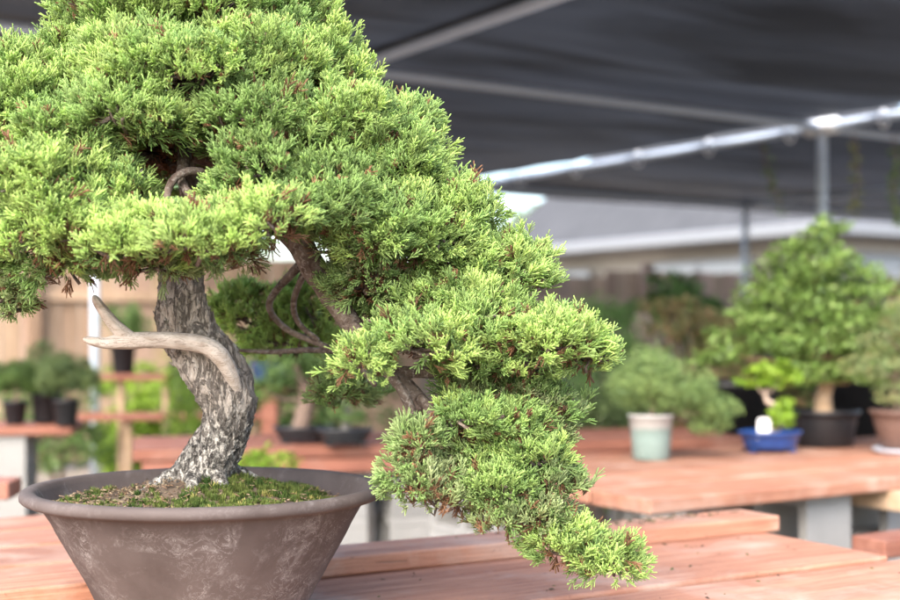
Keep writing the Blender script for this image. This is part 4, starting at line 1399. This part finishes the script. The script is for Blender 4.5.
# crumbs on the bench
mb = MB()
for k in range(420):
    if random.random() < .45:
        u, v, z = random.gauss(1.72, .16), random.gauss(2.15, .018), ZT + .0365
        if u > 1.98 or v > 2.185 or v < 2.07: continue
    else:
        u, v, z = random.uniform(.4, 1.9), random.uniform(1.45, 2.05), ZT + .003
        if mnoise.noise(Vector((u * 6, v * 6, 0))) < .1: continue
        if abs(v - 1.7335) < .01: continue
    q = front(u, v); s = random.uniform(.0012, .004); rz = random.uniform(0, 3.14)
    d = np.array([math.cos(rz), math.sin(rz), 0]) * s * random.uniform(1, 2.4); e_ = np.array([-math.sin(rz), math.cos(rz), 0]) * s * .5
    c = np.array([q[0], q[1], z])
    col = random.choice([(.06, .04, .03), (.1, .075, .045), (.09, .11, .04), (.2, .14, .09)])
    mb.add([c - d - e_, c - d + e_, c + d + e_, c + d - e_, c + [0, 0, s * .7]], None, [(0, 1, 4), (1, 2, 4), (2, 3, 4), (3, 0, 4)], np.array(col))
tag(mb.build('plant_litter', M['moss']), 'dark crumbs of dropped juniper needles on the bonsai bench', 'litter', kind='stuff')

# ------------------------------------------------------------------ light
world = bpy.data.worlds.new('World'); sc.world = world
world.use_nodes = True
nt = world.node_tree; nt.nodes.clear()
out = nt.nodes.new('ShaderNodeOutputWorld'); bg = nt.nodes.new('ShaderNodeBackground'); sky = nt.nodes.new('ShaderNodeTexSky')
sky.sky_type = 'NISHITA'; sky.sun_disc = False
S = norm(np.array([-.28, -.69, .64]))
el = math.asin(S[2]); az = math.atan2(S[0], S[1])
sky.sun_elevation = el; sky.sun_rotation = az
sky.dust_density = 3.0; sky.air_density = 1.0; sky.ozone_density = 1.0
bg.inputs[1].default_value = .15
nt.links.new(sky.outputs[0], bg.inputs[0]); nt.links.new(bg.outputs[0], out.inputs[0])
sun = bpy.data.lights.new('sun', 'SUN'); sun.energy = 1.25; sun.angle = math.radians(45); sun.color = (1, .96, .9)
so = bpy.data.objects.new('sun', sun); COL.objects.link(so)
so.rotation_euler = Vector(tuple(S)).to_track_quat('Z', 'Y').to_euler()

# ------------------------------------------------------------------ camera
cam = bpy.data.cameras.new('camera'); co = bpy.data.objects.new('camera', cam); COL.objects.link(co)
co.location = (0, 0, ZC); co.rotation_euler = (math.radians(90), 0, 0)
cam.sensor_width = 36; cam.lens = F / 900 * 36; cam.shift_y = (HOR - 300) / 900
cam.clip_end = 500; cam.clip_start = .05
cam.dof.use_dof = True; cam.dof.focus_distance = 1.86; cam.dof.aperture_fstop = 2.6; cam.dof.aperture_blades = 7
sc.camera = co

sc.view_settings.view_transform = 'Standard'; sc.view_settings.look = 'None'
sc.view_settings.exposure = 2.25; sc.view_settings.gamma = 1; sc.view_settings.use_curve_mapping = False
sc.cycles.max_bounces = 8; sc.cycles.diffuse_bounces = 4; sc.cycles.transparent_max_bounces = 8
sc.cycles.use_denoising = True
